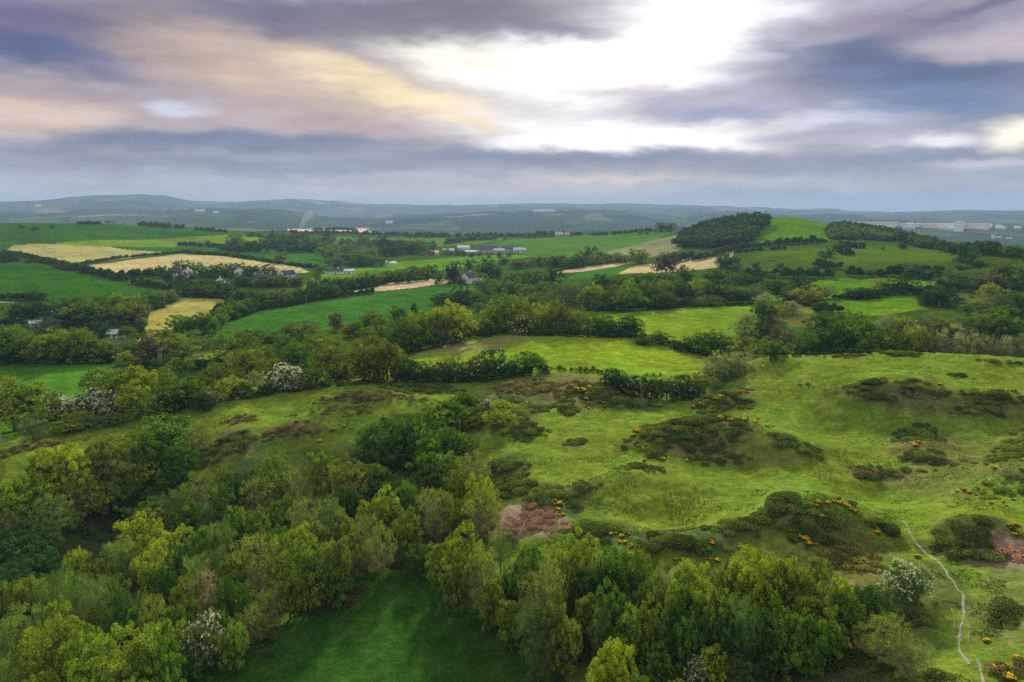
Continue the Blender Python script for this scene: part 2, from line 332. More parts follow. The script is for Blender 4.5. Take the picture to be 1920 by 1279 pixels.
def inpoly(x, y, poly):
    c = np.zeros(x.shape, bool); m = len(poly)
    for i in range(m):
        x1, y1 = poly[i]; x2, y2 = poly[(i + 1) % m]
        if y1 == y2: continue
        k = ((y1 > y) != (y2 > y)) & (x < (x2 - x1) * (y - y1) / (y2 - y1) + x1); c ^= k
    return c
# ---- colours of the open ground
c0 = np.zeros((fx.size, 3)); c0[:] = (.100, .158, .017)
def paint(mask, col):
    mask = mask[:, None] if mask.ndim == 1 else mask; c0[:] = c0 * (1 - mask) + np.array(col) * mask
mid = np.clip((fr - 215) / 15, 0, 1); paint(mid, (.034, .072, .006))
# far patchwork of fields, woods and hedges
far = fr > 480
wx = fx[far] + (fbm(fx[far] / 900, fy[far] / 900, 31) - .5) * 700; wy = fy[far] + (fbm(fx[far] / 900, fy[far] / 900, 41) - .5) * 700
S = 320.0
ci, cj = np.floor(wx / S).astype(int), np.floor(wy / (S * 1.1)).astype(int)
b1 = np.full(wx.shape, 1e9); b2 = b1.copy(); cid = np.zeros(wx.shape, int)
for di in (-1, 0, 1):
    for dj in (-1, 0, 1):
        i, j = ci + di, cj + dj; hsh = (i * 73856093 ^ j * 19349663) & 0xffff
        qx = (i + ((hsh * 37) % 97) / 97) * S; qy = (j + ((hsh * 61) % 89) / 89) * S * 1.1
        d = np.hypot(wx - qx, wy - qy); new = d < b1
        b2 = np.where(new, b1, np.minimum(b2, d)); cid = np.where(new, hsh, cid); b1 = np.where(new, d, b1)
PAL = np.array([(.06, .12, .03), (.08, .15, .03), (.05, .10, .03), (.10, .16, .04), (.16, .19, .07), (.045, .09, .03), (.07, .14, .04), (.30, .27, .16), (.12, .17, .05), (.02, .045, .02), (.06, .12, .04), (.05, .1, .03), (.022, .045, .02)])
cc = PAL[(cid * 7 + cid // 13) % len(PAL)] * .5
edge = (b2 - b1) < 26 + fr[far] * .003; cc[edge] = (.018, .035, .015)
wood = fbm(fx[far] / 520, fy[far] / 520, 77) > .56; cc[wood] = (.02, .04, .018)
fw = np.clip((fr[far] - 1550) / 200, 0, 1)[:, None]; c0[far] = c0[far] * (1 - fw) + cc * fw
fid = np.zeros((NR - 1) * (NA - 1), int); FIELDS = []
mx = (TX[:-1, :-1] + TX[1:, 1:]).ravel() / 2; my = (TY[:-1, :-1] + TY[1:, 1:]).ravel() / 2
def field(name, label, pts, col, sw=None):
    poly = []
    for p in pts:
        x, y, z, r = hit(*p); poly.append((x, y))
    k = inpoly(mx, my, poly); fid[k] = len(FIELDS) + 1
    FIELDS.append((name, label, sw))
    kv = inpoly(fx, fy, poly)
    # colour the corner vertices of every face of the field
    fk = np.nonzero(k)[0]; rr, aa = fk // (NA - 1), fk % (NA - 1)
    idx = np.unique(np.concatenate([rr * NA + aa, rr * NA + aa + 1, (rr + 1) * NA + aa, (rr + 1) * NA + aa + 1]))
    X, Y = fx[idx], fy[idx]; fs = max(6.0, float(np.sqrt(X * X + Y * Y).mean()) * .035)
    ln = np.sin((X * .8 + Y * .6) * 2 * math.pi / (fs * .9)) * .05
    wear = (fbm(X / fs, Y / fs, 51) - .5) * .55 + (fbm(X / fs / 4, Y / fs / 9, 53, 3) - .5) * .45 + ln
    wear = wear * (.35 if 'bottom' in label else 1)
    tone = np.stack([1 + wear * 1.25, 1 + wear, 1 + wear * .8], 1); c0[idx] = np.array(col) * np.clip(tone, .5, 1.6)
    return idx
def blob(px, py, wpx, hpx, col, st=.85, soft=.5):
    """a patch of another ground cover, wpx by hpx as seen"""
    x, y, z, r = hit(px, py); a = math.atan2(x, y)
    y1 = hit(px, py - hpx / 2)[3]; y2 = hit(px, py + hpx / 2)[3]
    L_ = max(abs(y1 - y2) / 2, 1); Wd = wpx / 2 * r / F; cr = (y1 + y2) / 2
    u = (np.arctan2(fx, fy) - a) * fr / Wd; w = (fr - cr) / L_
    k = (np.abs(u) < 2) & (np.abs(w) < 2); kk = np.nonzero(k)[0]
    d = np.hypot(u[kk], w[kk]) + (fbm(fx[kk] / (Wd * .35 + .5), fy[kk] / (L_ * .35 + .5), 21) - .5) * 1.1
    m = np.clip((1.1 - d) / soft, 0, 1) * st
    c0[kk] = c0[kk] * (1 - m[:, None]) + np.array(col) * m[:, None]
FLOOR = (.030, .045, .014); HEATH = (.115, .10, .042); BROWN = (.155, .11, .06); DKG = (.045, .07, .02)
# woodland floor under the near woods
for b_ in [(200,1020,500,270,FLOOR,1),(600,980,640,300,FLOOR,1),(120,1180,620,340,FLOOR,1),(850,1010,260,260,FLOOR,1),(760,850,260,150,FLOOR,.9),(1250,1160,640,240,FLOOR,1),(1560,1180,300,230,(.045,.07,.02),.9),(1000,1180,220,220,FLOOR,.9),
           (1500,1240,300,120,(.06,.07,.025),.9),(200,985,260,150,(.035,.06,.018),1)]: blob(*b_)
for b_ in [(1320,828,300,84,(.105,.12,.035),.8),(1280,838,120,30,BROWN,.7),(1240,812,90,26,HEATH,.6),(1380,800,120,22,HEATH,.6),(1450,850,160,50,(.11,.14,.025),.6),(1090,735,340,70,HEATH,.9),(1190,760,160,30,DKG,.8),(690,742,240,24,(.09,.085,.03),.5),(545,806,110,32,(.085,.075,.035),.9),(450,786,80,20,HEATH,.8),
           (430,835,120,60,HEATH,.9),(960,775,170,120,(.065,.085,.025),.9),(1000,970,170,85,(.24,.15,.12),1),(950,890,110,90,DKG,.9),(1060,945,160,70,DKG,.9),(1130,1005,180,60,DKG,.9),(1300,1020,240,60,DKG,.9),(1420,985,220,50,DKG,.7),(1530,980,280,90,(.085,.09,.025),.9),
           (1580,1050,260,90,(.12,.105,.035),.8),(1690,745,240,60,(.085,.085,.03),.85),(1870,765,200,60,(.085,.09,.03),.8),(1730,835,110,60,HEATH,.8),(1660,893,170,35,HEATH,.75),(1840,870,240,130,(.10,.105,.03),.7),(1830,1010,170,90,DKG,.9),(1890,1040,150,70,(.17,.11,.085),.95),(1880,1160,120,220,(.085,.095,.03),.6),
           (1360,748,150,30,HEATH,.8),(1090,912,70,22,HEATH,.8),(1078,830,50,20,HEATH,.8),(1740,1110,150,120,(.05,.075,.02),.8),(1650,1180,140,120,(.10,.105,.03),.6),(300,772,200,10,(.09,.09,.03),.5),(120,818,180,9,(.13,.10,.05),.4),(600,724,200,7,HEATH,.5),(500,770,260,40,(.125,.19,.018),.6),(200,812,240,16,(.12,.18,.018),.7),(40,850,140,20,(.12,.18,.02),.6)]: blob(*b_)
G1, G2 = (.13, .205, .014), (.095, .165, .02)
field('meadow', 'green meadow coloured dark for shade, enclosed by woods at the bottom of the picture', [(300,1300),(440,1230),(560,1150),(670,1085),(760,1050),(860,1105),(960,1190),(1020,1240),(1090,1300)], (.020, .060, .007))  # shading and vignette are mixed into this field's base green
field('meadow', 'bright yellow-green field above the gorse, with a pale headland', [(765,672),(800,655),(870,638),(930,627),(1050,627),(1180,632),(1260,646),(1330,672),(1345,695),(1300,700),(1150,697),(1000,693),(900,690),(820,690)], (.142, .228, .012))
field('meadow', 'green field behind the umbrella-shaped tree and the low hedge', [(1100,596),(1200,584),(1300,576),(1425,573),(1420,600),(1400,640),(1330,662),(1260,644),(1190,630),(1120,615)], (.122, .205, .012))
field('meadow', 'flat green field behind the white hawthorns at the left', [(-80,680),(215,680),(200,720),(170,760),(90,800),(-80,820)], (.052, .150, .012))
field('meadow', 'small bright patch of grass between tree crowns', [(340,664),(380,656),(440,658),(430,672),(360,676)], (.15, .2, .03))
field('meadow', 'long blue-green field of young corn with a pole in it', [(390,630),(430,602),(520,582),(700,552),(850,533),(905,536),(850,562),(780,592),(700,607),(600,620),(500,632),(420,640)], (.034, .112, .012))
field('field', 'bare sandy strip beside the round dark tree', [(600,552),(700,542),(730,531),(822,523),(850,526),(830,532),(720,545)], (.38, .30, .18))
field('meadow', 'tapering yellow-olive hay meadow between hedges', [(258,640),(268,590),(300,567),(355,556),(430,563),(445,572),(390,592),(340,606),(290,635)], (.26, .25, .06))
field('meadow', 'dark green field below the pale hay fields at the left', [(-80,490),(40,492),(110,506),(200,530),(330,548),(300,566),(150,556),(60,562),(-80,564)], (.022, .078, .004))
field('meadow', 'dark green field with a crest against the hazy hills', [(-120,419.5),(200,421.5),(400,433),(470,441),(300,449),(130,455),(20,458),(-120,460)], (.020, .074, .003))
field('meadow', 'yellow-green slope under the crest at the left', [(100,457),(300,449),(430,441),(540,448),(480,461),(300,463),(120,461)], (.095, .165, .005))
field('meadow', 'narrow green field between the slope and the straw field', [(130,462),(300,464),(480,462),(600,474),(540,486),(420,478),(320,474)], (.022, .085, .006))
field('field', 'pale mown hay field at the far left', [(5,474),(28,460),(60,459),(200,463),(315,474),(190,489),(138,499),(60,487)], (.27, .26, .09), 'a')
field('field', 'pale straw field striped with swaths above the village', [(142,501),(240,488),(340,477),(430,482),(560,501),(580,510),(520,515),(400,513),(300,512),(230,516),(195,513)], (.34, .30, .13), 'b')
field('meadow', 'green field with a single round tree beyond the village', [(470,487),(540,478),(640,476),(650,492),(600,500),(560,499)], (.034, .11, .008))
field('meadow', 'bright green paddock right of the village', [(560,545),(590,520),(600,505),(720,500),(745,505),(700,520),(640,535),(600,546)], (.08, .175, .008))
field('meadow', 'bright green field below the farm sheds', [(700,505),(740,492),(870,481),(960,478),(1000,480),(930,492),(880,500),(780,510)], (.08, .175, .008))
field('meadow', 'yellow-green ridge field beyond the dark wood', [(500,452),(560,441),(700,446),(880,445),(960,446),(900,458),(800,462),(700,456),(600,462)], (.07, .14, .008))
field('meadow', 'smooth green hillside behind the farm sheds', [(890,462),(960,449),(1100,441.5),(1250,431),(1275,436),(1230,448),(1150,468),(1080,482),(1000,482),(960,472)], (.050, .130, .010))
field('field', 'dull olive fallow strip beside the conifer hill', [(1100,487),(1150,468),(1230,449),(1280,438),(1290,450),(1270,470),(1200,485),(1140,490)], (.16, .17, .08))
field('field', 'thin pale stubble strip left of the brown pollard', [(1040,512),(1080,503),(1150,494),(1190,492),(1150,500),(1090,509)], (.37, .31, .17))
field('meadow', 'small green field between the pale stubble strips', [(1060,524),(1090,511),(1150,501),(1200,495),(1170,512),(1100,522)], (.034, .12, .010))
field('field', 'pale striped stubble field below the conifer hill', [(1160,513),(1195,498),(1250,492),(1300,480),(1375,470),(1372,480),(1345,501),(1290,507),(1230,511)], (.37, .32, .15), 'c')
field('meadow', 'smooth green summit of the round hill', [(1395,462),(1415,440),(1440,416),(1460,407.5),(1500,407.5),(1550,420),(1555,452),(1480,456)], (.062, .150, .002))
field('meadow', 'green field above the tapering dark hedge', [(1400,560),(1470,535),(1560,523),(1700,522),(1780,530),(1700,548),(1560,560),(1480,566)], (.072, .165, .006))
field('meadow', 'green field left of the spreading dark oak', [(1480,585),(1540,566),(1700,548),(1780,546),(1765,575),(1660,590),(1560,592)], (.085, .175, .006))
field('field', 'pinkish far field crossed by a hedge', [(540,430),(600,427),(690,429),(745,438),(650,438),(560,436)], (.50, .34, .22))
blob(1640, 480, 420, 40, (.062, .115, .004), .9); blob(1500, 500, 300, 24, (.045, .08, .006), .7); blob(1500, 600, 130, 30, (.12, .13, .03), .7); blob(1870, 560, 200, 60, (.075, .105, .02), .8)
blob(870, 652, 240, 26, (.19, .18, .07), .7)
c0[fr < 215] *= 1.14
# ---- build one sheet, cut along the field edges
vid = np.arange(NR * NA).reshape(NR, NA)
quads = np.stack([vid[:-1, :-1], vid[:-1, 1:], vid[1:, 1:], vid[1:, :-1]], -1).reshape(-1, 4)[:, ::-1]
VV = np.stack([fx, fy, fz], 1)
sw = np.zeros(fx.size)
for f_i in range(len(FIELDS) + 1):
    q = quads[fid == f_i]
    if not len(q): print('EMPTY FIELD', FIELDS[f_i - 1][1]); continue
    u, inv = np.unique(q, return_inverse=True)
    at_ = {'col': ('POINT', c0[u])}; mat = M_GROUND
    if f_i:
        nm, lb, s_ = FIELDS[f_i - 1]
        if s_:
            X, Y = VV[u, 0], VV[u, 1]; ang = {'a': -.5, 'b': .15, 'c': 1.25}[s_]; per = {'a': 12, 'b': 8, 'c': 12}[s_]
            at_['sw'] = ('POINT', (X * math.cos(ang) + Y * math.sin(ang)) * 2 * math.pi / per + 1.5 * fbm(X / 60, Y / 60, 4)); mat = M_HAY
    else: nm, lb = 'ground', 'rolling hill country of rough pasture, heath and distant farmland'
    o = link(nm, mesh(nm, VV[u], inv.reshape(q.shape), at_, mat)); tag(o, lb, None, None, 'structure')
# worn footpath
def ribbon(pts, w, label):
    P = [Vector(hit(*p)[:2]) for p in pts]; S_ = []
    for a, b in zip(P[:-1], P[1:]):
        m = max(2, int((b - a).length / .4)); S_ += [a.lerp(b, i / m) for i in range(m)]
    S_.append(P[-1]); V = []; Fq = []
    for i, p in enumerate(S_):
        d = (S_[min(i + 1, len(S_) - 1)] - S_[max(i - 1, 0)]).normalized(); nrm = Vector((-d.y, d.x))
        p = p + nrm * (noise2(np.array(i * .23), np.array(3.3)) - .5) * .5; ww = w * (.55 + .8 * float(noise2(np.array(i * .31), np.array(8.1))))
        for s in (-1, -.4, .4, 1):
            q = p + nrm * ww / 2 * s; V.append((q.x, q.y, float(hgt(q.x, q.y)) + (.05 if abs(s) < .9 else -.03)))
        if i: b_ = 4 * i; Fq += [(b_ - 4 + k, b_ - 3 + k, b_ + 1 + k, b_ + k) for k in range(3)]
    me = mesh('footpath', V, Fq, {'col': ('POINT', np.array((.25, .235, .17)) * (.55 + .9 * fbm(np.array(V)[:, 0] / .5, np.array(V)[:, 1] / .5, 61, 3))[:, None])}, M_GROUND)
    tag(link('footpath', me), label, None, None, 'structure')
ribbon([(1695,978),(1707,1000),(1722,1022),(1745,1043),(1765,1057),(1775,1078),(1790,1095),(1803,1112),(1808,1130),(1812,1148),(1805,1160),(1800,1200),(1802,1225),(1818,1246)], .29, 'pale winding footpath worn down the grassy slope')
ribbon([(1786,1140),(1790,1165),(1788,1205)], .13, 'faint left side track of the footpath')
ribbon([(1815,1160),(1817,1182),(1817,1205)], .1, 'faint right side track of the footpath')
ribbon([(1835,1235),(1838,1256),(1848,1290)], .34, 'pale short end of footpath at the bottom edge')
ribbon([(-30,566),(10,566.5),(30,568)], 4, 'pale lane between hedges at the far left edge')
# ---------------------------------------------------------------- foliage generators
def cards(C, Nrm, size, rng, v, jit=.6, asp=.6):
    """one leaf spray per point: a bent diamond turned roughly to Nrm"""
    n = len(C); Nn = Nrm + rng.normal(0, jit, (n, 3)); Nn /= np.linalg.norm(Nn, axis=1)[:, None] + 1e-9
    T = np.cross(Nn, rng.normal(0, 1, (n, 3))); T /= np.linalg.norm(T, axis=1)[:, None] + 1e-9; B = np.cross(Nn, T)
    s = (size * rng.uniform(.6, 1.4, n))[:, None]
    V = np.stack([C - T * s, C - B * s * asp + Nn * s * .25, C + T * s, C + B * s * asp + Nn * s * .25], 1).reshape(-1, 3)
    Fq = np.arange(n * 4).reshape(n, 4)
    return V, Fq, v
def sphere_pts(n, rng, up=-.3):
    z = rng.uniform(up, 1, n); t = rng.uniform(0, 2 * math.pi, n); r = np.sqrt(np.maximum(0, 1 - z * z))
    return np.stack([r * np.cos(t), r * np.sin(t), z], 1)
def crown(seed, lobes, subs, per, leaf, shape='round', lob=(.13, .22), sub=(.05, .08), fill=500, up=-.45, spread=1.0):
    """crown in a unit box: width 1, height 1, returns points for cards"""
    rng = np.random.default_rng(seed); out = []
    i = np.arange(lobes) + .5; z = 1 - 1.88 * i / lobes; t = i * 2.39996 + rng.uniform(0, 6); rr = np.sqrt(np.maximum(0, 1 - z * z))
    D = np.stack([rr * np.cos(t), rr * np.sin(t), z], 1) + rng.normal(0, .12, (lobes, 3))
    rad = {'round': (.54, .54, .46, .50), 'tall': (.52, .52, .50, .50), 'flat': (.58, .58, .34, .60), 'bush': (.56, .56, .56, .38), 'cone': (.46, .46, .55, .45)}[shape]
    lr = rng.uniform(lob[0], lob[1], lobes)
    k = (rng.uniform(.74, 1.04, lobes) * (1 - lr * .8))
    C = D * k[:, None] * np.array(rad[:3]) * spread; C[:, 2] += rad[3]
    if shape == 'cone':
        f = np.clip(1.15 - C[:, 2], .12, 1); C[:, :2] *= f[:, None]; lr *= .5 + .6 * f
    lv = rng.uniform(0, 1, lobes)
    Pn, Nn, Vv = [], [], []
    for j in range(lobes):
        S = sphere_pts(subs, rng, up); sc = C[j] + S * lr[j] * np.array([1, 1, .8]) * rng.uniform(.75, 1.1, (subs, 1))
        sr = rng.uniform(sub[0], sub[1], subs); sv_ = rng.uniform(0, 1, subs)
        q = sphere_pts(subs * per, rng, -.8).reshape(subs, per, 3)
        p = sc[:, None] + q * sr[:, None, None] * rng.uniform(.78, 1.06, (subs, per, 1)); p = p.reshape(-1, 3)
        nn = q.reshape(-1, 3) * 1.0 + np.repeat(S, per, 0) * .35 + np.array([0, 0, .2])
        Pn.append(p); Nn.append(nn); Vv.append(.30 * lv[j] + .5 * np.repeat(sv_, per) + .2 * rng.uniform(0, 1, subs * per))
    if fill:
        q = sphere_pts(fill, rng, -.85); p = q * np.array(rad[:3]) * rng.uniform(.2, .72, (fill, 1)); p[:, 2] += rad[3]
        if shape == 'cone': p[:, :2] *= np.clip(1.1 - p[:, 2], .1, 1)[:, None]
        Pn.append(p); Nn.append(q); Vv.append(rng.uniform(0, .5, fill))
    P_ = np.concatenate(Pn); N_ = np.concatenate(Nn); V_ = np.concatenate(Vv)
    sz = np.full(len(P_), leaf); 
    if fill: sz[-fill:] *= 1.8
    P_[:, 2] = np.maximum(P_[:, 2], .03)
    return P_, N_, sz, V_, C, lr, rng
def crown_mesh(name, *a, mat=None, jit=.38, asp=.6, droop=0, **k):
    P_, N_, sz, V_, C, lr, rng = crown(*a, **k)
    V, Fq, v = cards(P_, N_, sz, rng, V_, jit, asp)
    top = V[:, 2].max(); V[:, 2] *= 1 / top
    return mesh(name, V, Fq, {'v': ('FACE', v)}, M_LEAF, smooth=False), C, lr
def blossom_mesh(name, seed, n, leaf, shape, C, lr, per=14, up=0.0):
    rng = np.random.default_rng(seed); pts = []
    j = rng.integers(0, len(C), n); S = sphere_pts(n, rng, up); c = C[j] + S * lr[j][:, None] * 1.22
    c = c[(c[:, 2] > .2)]; m = len(c)
    q = rng.normal(0, .016, (m, per, 3)); p = (c[:, None] + q).reshape(-1, 3)
    V, Fq, v = cards(p, np.repeat(S[:m], per, 0) + np.array([0, 0, .6]), np.full(len(p), leaf), rng, rng.uniform(0, 1, len(p)), .5)
    return mesh(name, V, Fq, {'v': ('FACE', v)}, M_PETAL, smooth=False)
def tube_path(V, Fq, pts, r0, r1, k=6):
    b = len(V); m = len(pts)
    for i, p in enumerate(pts):
        d = (pts[min(i + 1, m - 1)] - pts[max(i - 1, 0)]); d = d / (np.linalg.norm(d) + 1e-9)
        u = np.cross(d, [.3, .9, .1]); u /= np.linalg.norm(u) + 1e-9; w = np.cross(d, u); r = r0 + (r1 - r0) * i / (m - 1)
        for a in range(k): V.append(p + (u * math.cos(a * 2 * math.pi / k) + w * math.sin(a * 2 * math.pi / k)) * r)
    for i in range(m - 1):
        for a in range(k):
            Fq.append((b + i * k + a, b + i * k + (a + 1) % k, b + (i + 1) * k + (a + 1) % k, b + (i + 1) * k + a))
def trunk_mesh(name, seed, C, lr, n=12, r=.022, fork=.3, twigs=0, mat=None, k=6):
    rng = np.random.default_rng(seed); V, Fq = [], []
    top = np.array([rng.uniform(-.03, .03), rng.uniform(-.03, .03), fork])
    tube_path(V, Fq, [np.array([0, 0, -.06]), top * .5 + rng.normal(0, .008, 3), top], r * 1.5, r, k)
    for j in rng.permutation(len(C))[:n]:
        e = C[j]; m = top * .45 + e * .55 + np.array([0, 0, -.05]) + rng.normal(0, .02, 3)
        tube_path(V, Fq, [top, top * .7 + m * .3 + rng.normal(0, .01, 3), m, e], r * .62, r * .12, max(3, k - 2))
        for q in range(twigs):
            s = m * rng.uniform(0, .8) + e * 0; s = m + (e - m) * rng.uniform(0, .9); d = sphere_pts(1, rng, .0)[0]
            tube_path(V, Fq, [s, s + d * lr[j] * .6, s + d * lr[j] * 1.05 + np.array([0, 0, .04])], r * .16, r * .04, 3)
    return mesh(name, np.array(V), np.array(Fq), None, mat or M_BARK)
LIB = {}
def lib(key, shape, seed, lobes, subs, per, leaf, blossom=0, twigs=0, mat=None, fork=.3, nbr=12, jit=.38, asp=.6, petal=.012, **k):
    cm, C, lr = crown_mesh('crown', seed, lobes, subs, per, leaf, shape=shape, jit=jit, asp=asp, **k)
    tm = trunk_mesh('trunk', seed + 1, C, lr, nbr, fork=fork, twigs=twigs, mat=mat, k=6 if subs > 5 else 4)
    bm = blossom_mesh('blossom', seed + 2, blossom, petal, shape, C, lr) if blossom else None
    LIB.setdefault(key, []).append((cm, tm, bm))
# near library (leaf sprays about a quarter metre)
for s in range(4): lib('B0', 'round', 10 + s, 30, 10, 42, .0150, up=-.3, lob=(.10, .20), sub=(.035, .065), fill=900)
for s in range(3): lib('T0', 'tall', 30 + s, 34, 10, 40, .0145, up=-.3, lob=(.09, .17), sub=(.03, .06), fill=900, twigs=1)
for s in range(3): lib('S0', 'tall', 40 + s, 40, 9, 20, .0110, up=-.2, lob=(.08, .16), sub=(.03, .06), fill=250, twigs=3, nbr=34, mat=M_BARK_PALE, fork=.22)
for s in range(2): lib('F0', 'tall', 50 + s, 46, 10, 30, .0170, up=-.2, lob=(.07, .15), sub=(.025, .05), fill=700, asp=.32, jit=.9)
for s in range(2): lib('W0', 'round', 60 + s, 44, 10, 34, .0105, up=-.3, lob=(.09, .17), sub=(.035, .06), fill=900, asp=.35, jit=.8)
for s in range(2): lib('D0', 'bush', 70 + s, 26, 9, 36, .0160, up=-.3, lob=(.13, .22), sub=(.04, .07), fill=700)
for s in range(2): lib('H0', 'round', 80 + s, 28, 9, 34, .0140, up=-.3, lob=(.12, .2), sub=(.04, .07), fill=600, blossom=300, petal=.010)
# mid library
for s in range(4): lib('B1', 'round', 110 + s, 22, 7, 22, .024, up=-.4, lob=(.14, .22), sub=(.05, .08), fill=350)
for s in range(3): lib('T1', 'tall', 130 + s, 24, 7, 22, .023, up=-.4, lob=(.12, .19), sub=(.05, .08), fill=350)
for s in range(2): lib('S1', 'round', 140 + s, 26, 6, 15, .019, up=-.3, lob=(.11, .18), sub=(.045, .075), fill=120, twigs=2, nbr=24, fork=.25, mat=M_BARK_PALE)
for s in range(2): lib('U1', 'flat', 150 + s, 22, 7, 20, .023, up=-.4, lob=(.12, .2), sub=(.05, .08), fill=200, nbr=16, fork=.4)
for s in range(2): lib('W1', 'bush', 160 + s, 26, 7, 26, .019, up=-.3, lob=(.12, .2), sub=(.05, .08), fill=400, asp=.4)
for s in range(2): lib('D1', 'bush', 170 + s, 22, 7, 22, .024, up=-.4, lob=(.14, .22), sub=(.05, .08), fill=400)
for s in range(2): lib('H1', 'bush', 180 + s, 22, 7, 20, .024, up=-.4, lob=(.14, .22), sub=(.05, .08), fill=300, blossom=420, petal=.016)
for s in range(2): lib('G1', 'bush', 185 + s, 22, 7, 20, .024, up=-.4, lob=(.14, .22), sub=(.05, .08), fill=300, blossom=45, petal=.013)
for s in range(2): lib('C1', 'cone', 190 + s, 30, 6, 20, .022, up=-.4, lob=(.12, .2), sub=(.05, .08), fill=400, fork=.5)
# far library
for s in range(4): lib('B2', 'round', 210 + s, 15, 5, 10, .042, up=-.4, lob=(.16, .24), sub=(.07, .10), fill=90, nbr=5)
for s in range(2): lib('D2', 'bush', 220 + s, 14, 5, 10, .044, up=-.4, lob=(.16, .24), sub=(.07, .10), fill=90, nbr=4)
for s in range(2): lib('C2', 'cone', 230 + s, 18, 5, 9, .042, up=-.4, lob=(.14, .2), sub=(.06, .09), fill=90, nbr=4, fork=.5)
PALC = dict(B=(.060, .115, .012), Y=(.142, .188, .015), O=(.088, .120, .016), D=(.026, .058, .013), W=(.085, .132, .032), S=(.112, .138, .026), F=(.112, .165, .016),
            H=(.040, .075, .016), Hd=(.028, .055, .016), P=(.022, .010, .022), Pu=(.060, .040, .045), Br=(.098, .116, .016), R=(.070, .048, .022), G=(.080, .130, .016),
            Wp=(.17, .19, .09), Wb=(.075, .10, .055), T=(.16, .135, .09), Wg=(.06, .10, .03), C=(.036, .072, .018), Fd=(.088, .138, .014))
KIND = dict(B='B', Y='B', O='B', D='D', W='W', S='S', F='F', H='H', Hd='G', P='D', Pu='T', Br='B', R='B', G='B', Wp='W', Wb='W', T='S', Wg='W', C='C', Fd='F')
WORDS = dict(B='leafy green', Y='bright yellow-green', O='olive green', D='dark evergreen-looking', W='soft grey-green', S='thin-leaved pale brown', F='vivid feathery', H='white blossoming', Hd='dark blossoming',
             P='dark purple-leaved', Pu='purplish brown', Br='golden brown', R='reddish brown', G='fresh green', Wp='pale silvery', Wb='bluish grey', T='bare twiggy', Wg='dull sage green', C='dark conifer', Fd='feathery green')
NAMES = dict(G='hawthorn_tree', D='dark_tree', W='willow_tree', S='sparse_tree', F='feathery_tree', H='hawthorn_tree', C='conifer_tree')
LEAFGAIN = 1.55
TREES = []      # (px, group key, word, name, empty) gathered for labels
CNT = {}
def solve_top(px, py, h):
    x, y, z, r = hit(px, py, extra=h); return x, y, z, r
def plant(px, top, mode, val, wpx, k, gkey, wsc=1.0, hsc=1.0, far_shape=None):
    """mode 'h': height given, stand it where its top shows at (px, top); 'b': foot seen at row val; 'r': distance given"""
    if mode == 'h': top += 7 if 'bank at the far' not in gkey else 13; x, y, z, r = solve_top(px, top, val); h = val
    else:
        x, y, z, r = hit(px, val) if mode == 'b' else at(px, val)
        a, e = az_el(px, top); h = CAMZ + r * math.tan(e) - z
    h = max(1.6, min(h, 21)) * hsc; w = wpx * r / F * wsc
    w = max(w, .35 * h)
    kd = KIND[k]; lod = 0 if r < 165 else 1 if r < 430 else 2
    if k == 'O' and lod == 1 and wpx > 55: kd = 'U' if RNG.random() < .4 and 'ridge' in gkey else 'B'
    if kd == 'B' and lod < 2 and h > w * 1.15: kd = 'T'
    if far_shape: kd = far_shape
    key = kd + str(lod)
    if key not in LIB: key = {'C0': 'C1', 'U0': 'B0', 'F1': 'T1', 'S2': 'B2', 'W2': 'D2', 'T2': 'B2', 'F2': 'B2', 'H2': 'D2', 'G0': 'H0', 'G2': 'D2', 'U2': 'B2'}[key]
    L_ = LIB[key]; CNT[key] = CNT.get(key, -1) + 1; cm, tm, bm = L_[CNT[key] % len(L_)]
    nm = 'broadleaf_tree' if kd in 'BTU' else NAMES.get(kd, 'broadleaf_tree')
    if h < 4.2: nm = 'shrub'
    root = empty(nm, (x, y, z - .1), RNG.uniform(0, 6.28), (w * (.96 if lod == 0 else 1.08),) * 2 + (h,))
    c = link('crown', cm, root); col = np.array(PALC[k]) * (1.8 if lod == 0 else 1.4) * RNG.uniform(.88, 1.12) * np.array([RNG.uniform(.9, 1.1), 1, RNG.uniform(.85, 1.15)]); c.color = (*col, 1)
    link('trunk', tm, root)
    if bm is not None: b_ = link('blossom', bm, root); b_.color = (.60, .60, .50, 1) if k == 'H' else (.40, .42, .32, 1)
    if nm == 'shrub': root.children[0].name = 'foliage'; root.children[1].name = 'stem'
    TREES.append((px, gkey, WORDS[k], nm, root, r, top)); return root
def row(gkey, lst, mode='b', val=None, **kw):
    for t in lst:
        if mode == 'b': px, top, base, w, k = t; plant(px, top, 'b', base, w, k, gkey, **kw)
        elif mode == 'h': px, top, h, w, k = t; plant(px, top, 'h', h, w, k, gkey, **kw)
        else: px, top, w, k = t; plant(px, top, 'r', val + RNG.uniform(-4, 4), w, k, gkey, **kw)
